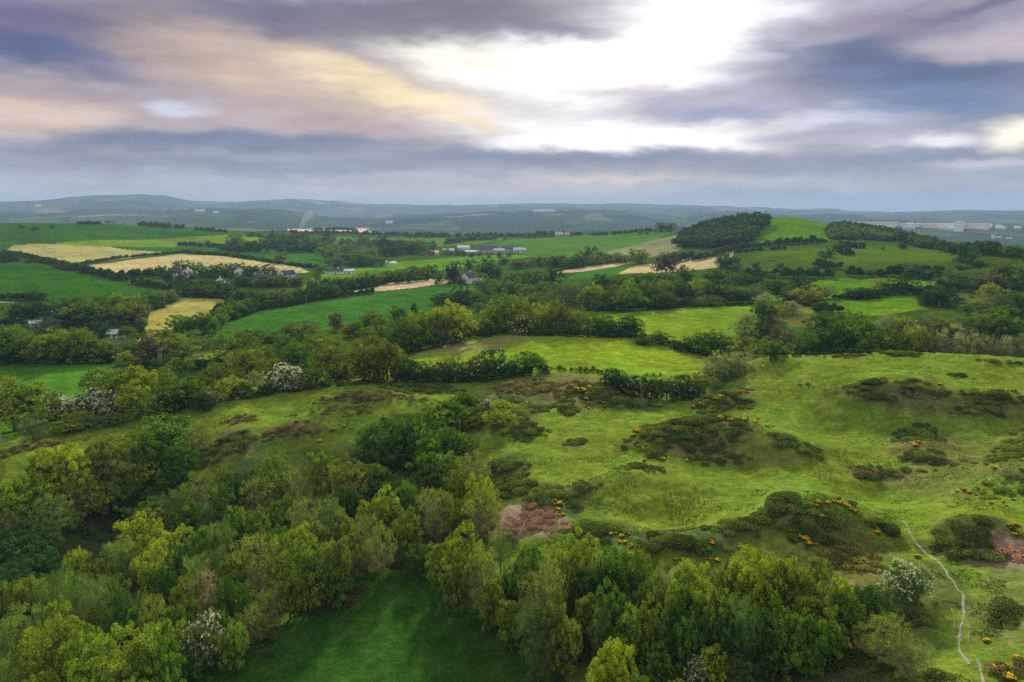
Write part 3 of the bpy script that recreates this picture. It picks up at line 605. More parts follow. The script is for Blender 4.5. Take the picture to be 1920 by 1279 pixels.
# ---- the wood in the lower left, rank by rank
row('on the bank at the far left', [(105,818,10,92,'Y'),(42,872,9,88,'Y'),(10,912,9,70,'Y'),(76,842,8,50,'D'),(94,914,8,72,'W'),(148,888,7,60,'S'),(183,806,10,66,'O'),(226,800,10,50,'Y'),(208,838,9,86,'W'),
    (281,806,9,66,'B'),(312,763,9,104,'B'),(337,808,8,62,'B'),(370,770,8,52,'S'),(268,838,7,58,'Y'),(12,946,9,60,'W'),(34,968,8,92,'D'),(-20,900,10,80,'B'),(-25,1000,8,80,'W'),(185,890,7,70,'O'),(240,890,6,70,'D'),(330,860,5,60,'D'),(70,960,6,60,'Wg'),(60,1010,6,80,'D'),(10,1040,6,80,'D')], 'h')
row('in the upper rank of the lower left wood', [(368,872,9,58,'S'),(330,905,8,66,'Wg'),(270,925,7,70,'B'),(300,940,7,60,'O'),(415,860,9,44,'O'),(447,866,9,74,'D'),(510,846,10,76,'B'),(486,884,9,74,'S'),(541,866,9,74,'W'),(605,836,10,64,'G'),(652,846,10,92,'Br'),(614,922,9,66,'W'),(563,916,9,52,'S'),
    (721,904,9,66,'Y'),(757,890,9,54,'B'),(687,952,9,64,'S'),(690,930,8,50,'O'),(815,905,9,70,'S'),(792,915,8,50,'Wg'),(890,833,8,66,'S'),(902,876,9,62,'Y'),(905,905,9,84,'S'),(860,920,8,60,'O'),(801,840,7,66,'B'),(837,841,7,60,'G'),(709,853,8,62,'B'),(745,880,8,60,'D'),(770,905,8,60,'D'),(860,868,8,60,'O'),
    (415,900,9,46,'B'),(446,934,9,56,'G'),(410,964,9,52,'W'),(368,980,9,64,'B'),(386,976,9,40,'W'),(400,925,8,60,'Wg'),(350,930,7,60,'B'),(520,920,8,60,'B'),(480,945,8,60,'O'),(650,900,8,50,'D'),(660,960,8,55,'O'),(590,960,8,60,'O'),(765,945,8,60,'O')], 'h')
row('in the middle rank of the lower left wood', [(254,961,10,92,'Y'),(315,975,9,78,'Y'),(222,999,9,66,'W'),(290,1010,9,76,'Y'),(140,1016,9,40,'Y'),(180,1025,8,64,'O'),(341,1000,9,60,'D'),(477,988,11,94,'S'),(528,985,9,56,'G'),(575,1000,10,104,'G'),(513,968,8,50,'B'),(560,975,8,60,'Y'),(667,974,8,66,'S'),(712,980,8,66,'S'),
    (630,1000,9,60,'O'),(427,1066,8,62,'B'),(380,1058,9,50,'T'),(342,1068,9,62,'O'),(440,1020,8,60,'B'),(400,1015,8,60,'Wg'),(365,1030,8,56,'W'),(300,1050,8,60,'D'),(620,1040,7,60,'B'),(540,1060,7,64,'O'),(500,1090,6,60,'S')], 'h')
row('in the front rank of the lower left wood', [(44,1070,9,64,'O'),(95,1060,10,66,'W'),(139,1064,9,62,'W'),(168,1070,9,56,'W'),(208,1066,9,66,'Wg'),(168,1094,9,54,'W'),(104,1108,10,56,'F'),(26,1128,9,78,'W'),(96,1143,11,120,'F'),(150,1170,10,90,'F'),(222,1163,11,136,'F'),(262,1185,9,70,'Fd'),(39,1200,9,74,'F'),
    (64,1253,8,90,'F'),(154,1258,8,110,'F'),(10,1220,9,70,'W'),(-30,1160,9,90,'W'),(288,1100,9,56,'S'),(255,1110,8,60,'B'),(314,1148,8,66,'F'),(292,1174,9,92,'B'),(378,1146,7,76,'H'),(432,1160,6,60,'G'),(-10,1090,8,70,'O'),(320,1120,8,60,'B'),(345,1110,7,56,'G'),(235,1100,8,60,'D'),(300,1230,7,80,'B'),(240,1260,8,90,'Fd'),(410,1130,6,50,'B'),(470,1130,5,60,'S'),(340,1215,5,60,'D'),(-20,1250,9,90,'W')], 'h')
# ---- the big dark trees at the gully mouth
row('in the dark clump above the gully', [(750,766,9,150,'D'),(765,772,9,90,'B'),(700,785,8,66,'B'),(722,800,8,70,'Wg'),(816,748,7,92,'G'),(850,742,6,60,'D'),(912,742,4,26,'H'),(790,800,8,60,'D'),(880,760,4,70,'O'),(805,812,7,60,'B'),(840,790,7,60,'B'),(660,820,6,60,'Wg'),(690,830,7,60,'D'),(870,800,6,60,'B'),(935,760,3,60,'Y'),(868,733,4,50,'D')], 'h')
# ---- the belt of trees along the right side of the bottom meadow
row('in the back rank beside bottom meadow', [(866,977,10,104,'Y'),(905,1004,10,76,'S'),(825,1003,8,60,'G'),(786,1004,6,62,'D'),(938,980,7,50,'Wg'),(994,1004,9,82,'G'),(1031,1036,10,70,'S'),(1094,983,8,64,'Y'),(1060,1000,7,60,'Y'),(1070,1020,8,60,'O'),(1162,1010,9,96,'B'),(1200,1014,9,66,'G'),(1130,1030,8,60,'D'),(1291,1042,9,94,'Y'),(1253,1054,8,54,'Wp'),
    (1316,1060,9,66,'O'),(1416,1012,11,112,'Y'),(1380,1040,9,66,'O'),(1470,1020,10,86,'Y'),(1533,1027,8,70,'O'),(1584,1070,7,46,'Y'),(1530,1088,8,100,'O'),(1230,1060,8,60,'G'),(1350,1060,8,60,'Wg'),(1500,1050,8,80,'O'),(1445,1050,8,80,'O'),(850,1040,8,60,'O'),(955,1050,7,60,'D'),(1560,1100,6,70,'B'),(1000,1060,8,60,'S'),(1100,1050,7,60,'D')], 'h')
row('in the front rank beside bottom meadow', [(1009,1108,9,94,'Wg'),(1040,1090,9,60,'O'),(960,1110,7,66,'O'),(920,1075,7,60,'O'),(1144,1079,9,62,'B'),(1100,1100,7,60,'O'),(1194,1126,8,66,'G'),(1225,1110,8,60,'O'),(1284,1077,9,70,'B'),(1337,1086,9,84,'G'),(1365,1100,8,60,'B'),(1400,1106,9,70,'Wg'),(1375,1172,5,34,'H'),(1337,1196,5,56,'Y'),(1312,1225,4,50,'H'),
    (1147,1192,8,96,'Y'),(1203,1244,6,60,'G'),(1262,1264,5,80,'O'),(1478,1140,7,86,'O'),(1440,1110,8,80,'B'),(1520,1140,7,80,'B'),(1060,1150,7,70,'O'),(1010,1180,6,66,'Wg'),(1250,1150,6,70,'Wg'),(1300,1150,7,60,'B'),(1430,1170,6,70,'D'),(1560,1150,5,66,'B'),(1170,1150,6,60,'B'),(1235,1200,5,60,'B'),(1390,1220,4,60,'Wg'),(1130,1130,7,50,'Wg'),(1310,1120,8,70,'D'),(1370,1140,7,70,'D'),(1260,1120,7,66,'D'),(1180,1095,8,60,'D')], 'h')
row('on the slope below the footpath', [(1704,1050,4.5,84,'H'),(1636,1086,4.5,84,'D'),(1665,1136,6,92,'S'),(1711,1186,4,80,'S'),(1600,1110,5,60,'B'),(1700,1110,2.2,50,'Wg')], 'h')
# ---- behind the left ridge
row('beside the flat green field at the left', [(30,700,808,116,'O'),(-30,705,800,90,'O'),(62,770,826,36,'Wb'),(112,745,784,48,'H'),(152,742,778,52,'H'),(188,730,776,50,'H'),(206,745,780,34,'H'),(150,768,790,44,'Y'),(130,788,806,60,'O'),(172,780,798,60,'Wg'),(215,775,793,50,'B')])
row('in the belt behind the flat field', [(18,602,679,76,'B'),(14,622,679,44,'O'),(48,628,679,50,'O'),(112,612,679,62,'Y'),(150,608,679,60,'O'),(165,628,679,50,'B'),(196,632,679,54,'G'),(88,626,679,44,'O'),(128,640,679,50,'D'),(72,648,679,44,'O'),(-20,615,679,60,'B'),(180,645,679,50,'O'),(30,650,679,40,'D')])
row('in the dark row at the far left', [(57,544,563,24,'D'),(75,546,563,24,'D'),(30,569,600,30,'D'),(50,564,600,32,'D'),(72,565,600,30,'D'),(92,561,599,34,'D'),(122,558,597,30,'D'),(150,556,597,34,'D'),(160,560,606,62,'B'),(146,578,606,30,'R'),(183,555,600,34,'D'),(200,572,604,34,'Wg'),(215,548,594,42,'B'),(237,546,590,46,'Y'),(262,553,586,26,'G'),
    (246,565,606,50,'O'),(257,574,606,28,'Pu'),(288,543,577,36,'B'),(303,553,577,22,'D'),(322,542,566,26,'W'),(10,596,606,24,'D'),(85,592,624,40,'Wb'),(60,598,606,30,'D'),(110,578,606,40,'D'),(130,600,612,30,'D'),(220,585,607,30,'D')])
row('around the cottages at the left', [(198,602,634,32,'D'),(214,596,622,22,'D'),(237,611,632,30,'B'),(268,608,640,24,'C'),(300,613,642,44,'O'),(325,625,672,66,'Y'),(342,588,628,50,'B'),(378,582,625,42,'B'),(366,620,655,42,'W'),(392,633,656,32,'Wb'),(230,628,664,46,'Wb'),(285,636,682,42,'Pu'),(235,655,684,26,'Y'),(310,672,690,50,'D'),(180,600,616,34,'D'),(405,578,605,26,'B'),(422,573,597,30,'B'),(440,563,592,34,'O'),(460,557,584,24,'O'),(250,590,606,20,'G'),(262,672,690,40,'D'),(250,640,665,30,'B'),(205,655,680,30,'D'),(350,650,672,30,'Wg')])
row('behind the long grass ridge', [(212,684,765,84,'O'),(262,679,760,66,'Y'),(300,683,745,54,'O'),(250,712,778,50,'Y'),(344,694,764,84,'B'),(340,666,705,42,'G'),(373,664,692,32,'D'),(385,722,760,40,'Wp'),(312,740,772,52,'D'),(290,756,785,60,'B'),(410,675,735,52,'O'),(440,619,676,78,'O'),(465,613,640,28,'O'),(483,615,632,15,'D'),(505,618,655,46,'B'),(540,628,670,42,'B'),
    (465,648,708,72,'O'),(555,636,690,62,'B'),(494,645,695,40,'G'),(620,624,672,68,'G'),(582,630,670,40,'B'),(567,600,636,60,'O'),(545,606,632,34,'Br'),(630,586,622,24,'R'),(655,606,632,30,'O'),(712,592,632,38,'B'),(698,580,620,34,'O'),(668,600,630,26,'B'),(478,694,722,28,'Wp'),(432,704,745,56,'Y'),(455,715,745,40,'D'),(382,730,770,30,'D'),(535,684,730,56,'H'),(508,700,733,40,'Wg'),(585,688,727,56,'B'),
    (617,643,715,62,'Br'),(560,700,730,40,'H'),(682,628,715,66,'Br'),(726,633,712,62,'Br'),(655,684,708,40,'Wp'),(525,655,690,50,'B'),(600,660,695,40,'B'),(640,690,715,40,'D'),(700,680,715,60,'D'),(390,690,735,40,'B'),(350,720,760,40,'B'),(420,650,690,40,'B'),(500,720,738,40,'D'),(470,728,745,40,'Wg')])
row('left of the brightest field', [(862,534,570,46,'D'),(824,549,570,34,'D'),(776,567,602,26,'C'),(748,571,603,38,'B'),(788,580,655,46,'Y'),(765,586,655,48,'G'),(812,578,650,42,'Y'),(846,560,645,78,'Y'),(828,590,650,40,'O'),(742,600,660,52,'B'),(716,606,650,44,'G'),(768,615,660,44,'B'),(800,612,655,44,'B'),(730,625,665,40,'B'),(864,600,640,30,'O'),(690,608,640,30,'O'),(690,590,620,26,'B')])
row('behind the brightest field', [(932,555,626,60,'Y'),(974,556,626,58,'Y'),(952,548,626,50,'G'),(978,588,627,42,'H'),(1022,565,627,54,'Y'),(1048,560,627,44,'O'),(1087,570,628,36,'S'),(1053,602,628,26,'G'),(913,604,630,30,'D'),(1030,598,627,26,'D'),(1070,585,628,34,'O'),(1125,584,628,58,'B'),(1180,591,630,50,'D'),(1005,600,627,30,'B'),(1145,600,630,36,'D'),(900,566,584,24,'Wb'),(915,566,588,24,'Wb')])
row('between the two brightest fields', [(1235,619,645,40,'B'),(1205,634,645,36,'D'),(1290,630,660,36,'D'),(1330,616,664,66,'B'),(1312,628,662,40,'O'),(1270,640,655,24,'D'),(1350,625,664,40,'B')])
row('on bank below middle fields', [(1345,662,708,62,'Wp'),(1385,656,700,56,'Wp'),(1372,672,708,50,'W'),(1355,684,716,34,'W'),(1398,626,672,50,'O'),(1445,628,676,58,'G'),(1395,603,634,36,'Wb'),(1433,598,640,36,'D'),(1430,560,602,42,'B'),(1448,568,600,30,'Y'),(1400,584,606,36,'Wp'),(1435,548,572,30,'Wp'),(1442,584,606,30,'Wb'),(1420,640,672,40,'S'),(1330,680,708,30,'Wp'),(1465,565,592,30,'W'),(1485,563,590,34,'Wp')])
row('in the lower hedge above the gorse', [(1150,689,726,48,'D'),(1190,700,742,44,'Hd'),(1222,697,746,46,'D'),(1250,704,748,40,'B'),(1278,700,748,52,'Hd'),(1312,696,738,48,'O'),(1170,705,735,40,'D'),(1295,715,745,40,'D'),(1340,705,730,30,'Wg')])
row('in dark hedge below the brightest field', [(760,672,716,50,'D'),(790,672,716,50,'D'),(830,678,716,50,'D'),(846,655,708,52,'S'),(872,676,714,48,'Hd'),(922,652,708,78,'Hd'),(995,657,700,58,'B'),(900,680,712,50,'D'),(955,680,705,40,'D'),(815,690,718,40,'Wg'),(1020,680,700,24,'D')])
row('at the head of the gully', [(872,724,5,60,'B'),(915,742,4,22,'H'),(840,744,6,72,'B'),(940,742,3,48,'Y'),(960,735,2.4,40,'Wg'),(893,752,4,40,'D')], 'h')
# ---- dark wood behind the right crest
row('in the wood behind right-hand crest', [(1472,614,42,'Pu'),(1515,616,66,'Wg'),(1505,640,32,'Wb'),(1560,620,56,'B'),(1590,603,62,'D'),(1632,585,104,'B'),(1600,615,60,'B'),(1680,625,56,'O'),(1700,618,56,'B'),(1742,611,44,'Y'),(1660,612,50,'O'),(1775,612,50,'Wb'),(1810,604,50,'Wp'),(1840,612,44,'Wb'),(1862,622,34,'Wp'),(1885,628,40,'Wb'),(1912,626,40,'Wp'),(1800,642,50,'Wb'),(1832,650,44,'Wb'),(1770,648,50,'D'),
    (1735,645,50,'Wg'),(1540,640,50,'D'),(1580,640,50,'D'),(1650,640,50,'D'),(1700,648,44,'D'),(1945,620,50,'Wb'),(1880,655,44,'D'),(1620,645,50,'B')], 'r', 236)
row('in upper tier behind right-hand crest', [(1565,583,54,'D'),(1600,580,46,'B'),(1622,590,46,'O'),(1680,586,34,'Wp'),(1708,592,34,'Y'),(1725,597,44,'Wp'),(1752,592,44,'Wb'),(1785,595,44,'O'),(1815,590,40,'Wb'),(1850,588,60,'B'),(1885,578,60,'G'),(1915,590,50,'B'),(1835,600,40,'Wg'),(1770,585,30,'W')], 'r', 300)
row('on the bushy slope at the right edge', [(1765,535,574,56,'D'),(1742,548,572,34,'D'),(1800,547,568,30,'Wp'),(1855,527,560,26,'Y'),(1870,540,590,42,'Wg'),(1895,548,585,36,'D'),(1835,560,585,24,'Br'),(1812,566,590,20,'B'),(1912,545,580,30,'B'),(1880,570,600,40,'B'),(1905,575,600,40,'D')])
row('in the tapering right-hand hedge', [(1655,519,550,34,'Y'),(1692,515,552,50,'D'),(1615,538,560,46,'D'),(1597,543,560,30,'D'),(1640,542,558,30,'D'),(1725,538,552,36,'D'),(1745,532,552,30,'D'),(1552,532,560,28,'S'),(1538,545,560,22,'D'),(1770,520,546,40,'Wg'),(1800,522,548,36,'D')])
row('in the lane climbing to pasture', [(1498,512,556,44,'D'),(1512,526,560,40,'Br'),(1508,536,568,50,'Y'),(1522,546,574,36,'O'),(1486,530,560,36,'Wg'),(1478,545,570,30,'D'),(1415,531,562,42,'Wb'),(1380,541,563,32,'D'),(1395,545,563,30,'D'),(1440,520,548,34,'B'),(1460,525,552,34,'D'),(1425,508,530,30,'D'),(1450,510,530,24,'O')])
# ---- the mid-distance row
row('in the tall row across the valley', [(1112,528,574,42,'Y'),(1155,531,576,38,'O'),(1180,533,582,48,'G'),(1177,521,560,28,'Y'),(1207,525,570,32,'O'),(1135,540,576,34,'G'),(1230,535,572,30,'D'),(1250,522,570,44,'O'),(1284,528,570,28,'D'),(1268,524,568,26,'B'),(1303,522,566,34,'Y'),(1324,523,564,32,'O'),(1342,528,564,26,'D'),(1358,532,564,26,'O'),(1238,550,580,38,'D'),(1252,547,578,34,'Wg'),(1305,556,574,28,'Wg'),(1337,552,574,30,'Wg'),(1096,545,575,34,'G'),(1130,562,582,36,'D'),(1365,545,564,22,'D')])
row('in the middle of the valley', [(960,526,566,62,'Wg'),(966,512,552,54,'D'),(935,522,556,40,'B'),(1002,547,582,46,'G'),(1035,497,548,44,'D'),(1002,507,545,40,'D'),(1055,519,566,56,'W'),(1077,530,570,50,'Wb'),(1100,522,562,44,'B'),(877,538,566,32,'O'),(862,552,570,40,'B'),(895,546,572,38,'B'),(920,552,575,36,'B'),(944,552,575,34,'Wg'),(1130,512,540,34,'D'),(1160,514,540,34,'B'),(1195,514,540,34,'D'),(1225,508,535,34,'B'),
    (915,520,550,30,'Wg'),(1020,525,560,40,'B'),(985,535,570,34,'Wg'),(1290,540,566,24,'D'),(1253,508,535,34,'Wb'),(1283,499,530,32,'D'),(1250,470,520,44,'Pu'),(1350,505,530,44,'D'),(1330,502,530,30,'B'),(1362,520,540,20,'H'),(1385,510,533,36,'Wg'),(1405,515,535,30,'D')])
row('around the white gabled house', [(848,497,531,24,'P'),(850,488,522,26,'D'),(822,511,532,19,'D'),(916,484,521,48,'D'),(880,485,506,20,'D'),(945,480,496,18,'D'),(868,520,534,12,'D'),(896,522,538,18,'Wg'),(908,518,540,20,'W'),(862,518,534,10,'D'),(930,500,522,24,'Wg')])
# ---------------------------------------------------------------- hedges, woods, scrub, gorse
def leafsize(r): return max(.17, r * .00125)
def cloud(C, Rd, leaf, cov, rng, asp=.6, up=-.2, sq=(1, 1, .8), jit=.6):
    """leaf sprays over many clumps: C (n,3) centres, Rd (n,) radii"""
    area = 4 * math.pi * Rd ** 2 * .62; n = np.maximum(6, (cov * area / (2 * asp * leaf * leaf)).astype(int))
    idx = np.repeat(np.arange(len(C)), n); S = sphere_pts(len(idx), rng, up)
    P_ = C[idx] + S * Rd[idx][:, None] * np.array(sq) * rng.uniform(.7, 1.08, (len(idx), 1))
    cv_ = rng.uniform(0, 1, len(C)); v = .6 * cv_[idx] + .4 * rng.uniform(0, 1, len(idx))
    return cards(P_, S * .8 + np.array([0, 0, .4]), np.full(len(idx), leaf), rng, v, jit, asp)
def world_line(pts): return [np.array(hit(*p)[:3]) for p in pts]
def hedge(label, pts, h, w, col, gaps=0.0, name='hedge', rough=1.0):
    P_ = world_line(pts); rng = np.random.default_rng(abs(hash(label)) % 9999 if False else sum(map(ord, label)))
    C, Rd = [], []; step = max(.9, h * .42)
    for a, b in zip(P_[:-1], P_[1:]):
        d = np.linalg.norm(b[:2] - a[:2]); m = max(1, int(d / step))
        for i in range(m):
            if gaps and noise2(np.array((a[0] + i * step) * .09), np.array(a[1] * .09 + i * .2), 5) < gaps: continue
            p = a + (b - a) * (i + rng.uniform(0, 1)) / m
            p = p[:2] + rng.normal(0, w * .16, 2); hh = h * rng.uniform(.6, 1.0 + .35 * rough); z = float(hgt(p[0], p[1]))
            rr = hh * .5
            C.append((p[0], p[1], z + hh * .5)); Rd.append(rr)
            if hh > h * 1.0: C.append((p[0] + rng.normal(0, w * .2), p[1] + rng.normal(0, w * .2), z + hh * .85)); Rd.append(rr * .6)
    C = np.array(C); Rd = np.array(Rd); r = np.hypot(*C[:, :2].T).mean()
    V, Fq, v = cloud(C, Rd, leafsize(r) * 1.05, 1.9, rng, up=-.7)
    org = np.array(P_[0]); o = link(name, mesh(name, V - org, Fq, {'v': ('FACE', v)}, M_LEAF, smooth=False), None, org); o.color = (*(np.array(PALC[col]) * LEAFGAIN), 1)
    tag(o, label, 'hedge', 'field hedges'); return o
HED = [
 ('dark uneven hedge between the pale hay fields and the dark green field', [(5,477),(40,482),(70,489),(105,497),(135,505),(165,512),(200,520),(240,528)], 4.0, 3, 'D', .15),
 ('low dark hedge dividing the hay field from the striped straw field', [(142,500),(190,490),(230,484),(300,478),(345,474)], 2.2, 2, 'D', .25),
 ('thin dark hedge along the top edge of the striped straw field', [(345,474),(400,478),(440,482),(500,492),(560,500),(600,504)], 3.0, 2, 'D', .12),
 ('ragged hedge below the yellow-green slope', [(335,461),(370,462),(420,464),(480,466),(540,469)], 5, 3, 'D', .3),
 ('dark clipped-looking hedge running down beside the village', [(250,532),(290,540),(325,545)], 3.5, 3, 'D', 0),
 ('hedge along the lower edge of the striped straw field', [(200,519),(240,522),(290,518),(315,514)], 4.5, 3, 'D', .1),
 ('double row of bushes beyond the single round tree', [(415,468),(450,474),(500,474),(540,473),(590,473),(640,478)], 6, 4, 'D', .25),
 ('thin hedge on the skyline of the left hill', [(145,421),(170,420.5),(190,420.5)], 3.5, 3, 'D', 0),
 ('straggling bushes on the right end of the left skyline', [(262,423),(290,425),(320,427),(345,429)], 6, 4, 'D', .2),
 ('scattered bushes sinking behind the left hill', [(365,431),(400,434),(440,438)], 4, 3, 'D', .35),
 ('hedge under the far pinkish field', [(545,439),(600,438.5),(660,439),(735,441),(760,442)], 6, 5, 'D', .2),
 ('thin hedge crossing the far pinkish field', [(545,432),(600,431.5),(660,432),(690,433)], 4, 4, 'D', .1),
 ('long broken hedge on the middle skyline', [(760,444),(820,444.5),(880,444.5),(940,445),(1000,443.5),(1040,442)], 7, 6, 'D', .3),
 ('skyline hedge right of the cream hilltop house', [(1070,441),(1105,440.5),(1110,440.5),(1160,439),(1230,434)], 4, 3, 'D', .3),
 ('dark hedge above the farm sheds', [(835,458),(865,454),(890,452),(930,450)], 7, 5, 'Wg', .1),
 ('hedge along the lower edge of the far yellow field', [(640,458),(700,460),(760,463),(815,466)], 8, 6, 'Wg', .05),
 ('hedge at the upper end of the long blue-green field', [(440,600),(470,586),(500,578),(540,574),(580,565),(640,556),(700,550)], 3.2, 3, 'D', .05),
 ('hedge left of the long blue-green field', [(392,632),(410,612),(430,598),(450,586)], 4.5, 4, 'B', 0),
 ('dark hedge above the bare sandy strip', [(655,545),(690,537),(720,534),(760,530),(800,527)], 5, 4, 'D', .05),
 ('hedge of mixed bushes below the bright paddock', [(585,548),(640,543),(665,541)], 6, 5, 'B', .1),
 ('hedge around the lower edge of the yellow-olive meadow', [(395,592),(420,588),(440,578)], 5, 4, 'B', 0),
 ('tall hedge at the left edge of the yellow-olive meadow', [(262,618),(270,590),(285,575),(305,565),(330,560)], 4.5, 4, 'Wg', 0),
 ('dark hedge under the village wood', [(330,553),(360,552),(420,556),(450,566),(470,576)], 5, 5, 'D', 0),
 ('lane hedge at the far left edge', [(-20,562),(20,562),(45,563)], 3, 3, 'D', 0),
 ('dense dark hedge across the pasture with a gap at its left', [(1588,519),(1620,519),(1660,518),(1700,518),(1750,521),(1762,522)], 5.5, 4, 'D', .03),
 ('dark hedge left of the pasture gateway', [(1390,522),(1430,520),(1480,521),(1520,521),(1560,522)], 5, 5, 'D', .08),
 ('low dark hedge under the tapering right-hand trees', [(1565,561),(1600,560),(1640,557),(1700,552),(1760,549)], 3.2, 3, 'D', 0),
 ('thick hedge running to the right edge of the fields', [(1760,548),(1800,545),(1850,546),(1930,548)], 5, 5, 'D', .05),
 ('short brown hedge end between two green fields', [(1522,586),(1550,585),(1578,585)], 3.2, 3, 'D', 0),
 ('hedge climbing beside the conifer hill field', [(1300,490),(1330,483),(1370,472),(1400,466),(1440,462),(1480,458),(1550,454)], 5, 4, 'D', .05),
 ('hedge along the foot of the conifer hill', [(1240,498),(1270,492),(1300,484)], 6, 5, 'D', .05),
 ('thin hedge below the middle right meadow', [(1295,577),(1350,574),(1420,572)], 1.6, 1.4, 'D', 0),
 ('low hedge bank between the two bright fields', [(1110,627),(1180,632),(1240,643),(1290,656),(1335,668)], 1.8, 2.2, 'Wg', 0),
 ('low hedge along the bottom of the bright field with russet gorse', [(1025,693),(1060,695),(1100,697),(1140,698)], 1.1, 1.6, 'O', .1),
 ('dark hedge base behind the flat green field', [(-30,680),(60,680),(140,680),(215,680)], 2.4, 2.5, 'D', 0),
 ('line of rough bushes along the back of the grass ridge', [(370,764),(430,748),(500,736),(560,728),(640,724),(720,718)], 1.0, 2.0, 'Wg', .2),
 ('dark row of bushes at the foot of the tall valley trees', [(1100,580),(1170,582),(1240,579),(1290,574)], 3.5, 4, 'D', .05),
 ('dark undergrowth hedge beneath trees behind the brightest field', [(895,634),(930,629),(1000,629),(1060,630),(1180,633)], 2.4, 3, 'D', .05),
 ('dark undergrowth at the left end of the brightest field', [(700,682),(760,664),(800,652),(850,640),(885,633)], 3.0, 3, 'D', 0),
 ('bushy bank below the dark hedge trees', [(740,714),(800,716),(860,716),(920,709),(1000,702)], 2.4, 3, 'D', 0),
 ('bushes along the top of the round hill pasture', [(1380,474),(1420,470),(1470,468)], 2.5, 4, 'D', .45),
 ('hedge on the right skyline beside the big round tree', [(1765,473),(1790,476),(1830,476),(1870,478)], 6, 5, 'D', .1),
 ('dark bramble hedge on the pasture slope', [(1570,470),(1585,476),(1600,478)], 5, 6, 'D', .1),
 ('dark thorn hedge lower on the pasture slope', [(1530,500),(1550,503),(1575,504)], 4.5, 5, 'D', 0),
 ('row of thorn bushes at the top of the pasture', [(1575,462),(1590,464),(1620,466)], 4, 4, 'D', .1),
 ('undergrowth along the lower edge of the wood behind right crest', [(1440,673),(1500,667),(1560,664),(1640,663)], 1.2, 2, 'D', .1),
]
for t in HED: hedge(*t)
def scatter(gkey, pts, n, hpx, kinds, wr=(.9, 1.5), seed=1):
    """single trees along a line of feet seen in the picture"""
    rng = np.random.default_rng(seed)
    for i in range(n):
        f = (i + rng.uniform(.1, .9)) / n * (len(pts) - 1); j = min(int(f), len(pts) - 2); f -= j
        px = pts[j][0] * (1 - f) + pts[j + 1][0] * f; py = pts[j][1] * (1 - f) + pts[j + 1][1] * f + rng.uniform(-2, 2)
        h = rng.uniform(*hpx); plant(px, py - h, 'b', py, h * rng.uniform(*wr), kinds[rng.integers(len(kinds))], gkey)
scatter('in the back row of the village', [(305,522),(340,512),(380,520),(420,518),(440,516),(470,518),(530,514)], 20, (14, 26), 'DDDB', seed=2)
scatter('in the middle of the village wood', [(330,542),(370,538),(400,548),(440,540),(480,536),(520,538),(560,536)], 22, (14, 24), 'DDBDO', seed=3)
scatter('in the front row of the village wood', [(335,556),(380,556),(430,562),(470,572),(520,572),(560,566),(600,560),(625,556)], 24, (18, 30), 'DBDDO', seed=4)
scatter('beside the yellow-olive meadow', [(330,566),(300,572),(280,584)], 5, (16, 26), ['D', 'B', 'Wg'], seed=5)
scatter('in the copse right of the village', [(580,548),(610,552),(640,546),(655,542)], 8, (18, 30), ['B', 'O', 'D'], seed=6)
scatter('in the line above the sandy strip', [(655,540),(700,532),(745,526),(790,522),(812,520)], 13, (14, 26), ['B', 'O', 'D', 'Y'], seed=7)
scatter('around the white bungalow', [(590,512),(650,500),(690,500),(640,496),(600,500)], 8, (12, 22), ['B', 'Wg', 'D'], seed=8)
scatter('before the dark wood beyond village', [(600,486),(640,492),(680,496),(720,498)], 10, (18, 30), ['Wg', 'B', 'O'], seed=9)
scatter('in the dark wood beyond the village', [(430,464),(480,466),(520,462),(560,466),(600,470),(650,480),(700,484),(760,476),(815,474)], 34, (14, 28), ['D', 'Wg', 'O', 'D', 'B'], seed=10)
scatter('behind the dark wood beyond village', [(510,450),(560,456),(600,458),(660,462),(720,464),(790,466)], 20, (12, 24), ['Wg', 'D', 'O'], seed=11)
row('close in front of the village houses', [(318,506,531,20,'D'),(341,508,530,16,'P'),(360,508,532,20,'D'),(400,530,552,20,'D'),(425,532,552,18,'D'),(408,512,528,18,'D'),(455,508,530,20,'D'),(440,510,530,18,'D'),(482,522,540,16,'Wg'),(515,520,538,18,'D'),(503,524,540,14,'D'),(560,518,536,18,'Wg'),(529,512,532,14,'D')])
row('near the pale hay fields', [(16,468,491,26,'D'),(30,478,491,18,'D'),(58,484,493,16,'D'),(4,472,490,20,'D'),(107,494,504,16,'D'),(123,498,507,14,'D'),(525,470,495,26,'O'),(390,448,458,10,'O'),(605,530,556,18,'B'),(620,518,547,26,'B'),(595,508,525,16,'Wg')])
row('on the left hill', [(41,421,429,9,'D'),(66,423,431,13,'D'),(98,422,428,9,'D'),(203,412,420,8,'O'),(212,413,420,7,'D'),(231,415,421,8,'D'),(268,417,424,12,'D'),(285,416,426,10,'D'),(308,418,428,10,'D'),(318,419,428,9,'Wg'),(368,427,432,6,'D'),(396,426,433,5,'D'),(401,425,433,5,'D'),(423,429,436,6,'D'),(470,434,444,14,'D'),(485,436,444,12,'D'),(337,454,461,8,'D'),(349,454,461,8,'D'),(375,455,463,14,'D'),(415,456,464,20,'D')])
scatter('on the middle skyline', [(765,446),(820,447),(870,446),(930,447),(1000,445),(1035,443)], 26, (5, 11), ['D', 'D', 'Wg'], (.7, 1.1), seed=12)
scatter('around the farm sheds', [(830,474),(850,478),(880,482),(920,482),(960,482)], 9, (8, 14), ['Wg', 'D', 'B'], seed=13)
scatter('in hollow left of conifer hill', [(960,506),(1000,498),(1040,500),(1080,500),(1120,496),(1160,493),(1200,494)], 24, (12, 22), ['D', 'Wg', 'O', 'D'], seed=14)
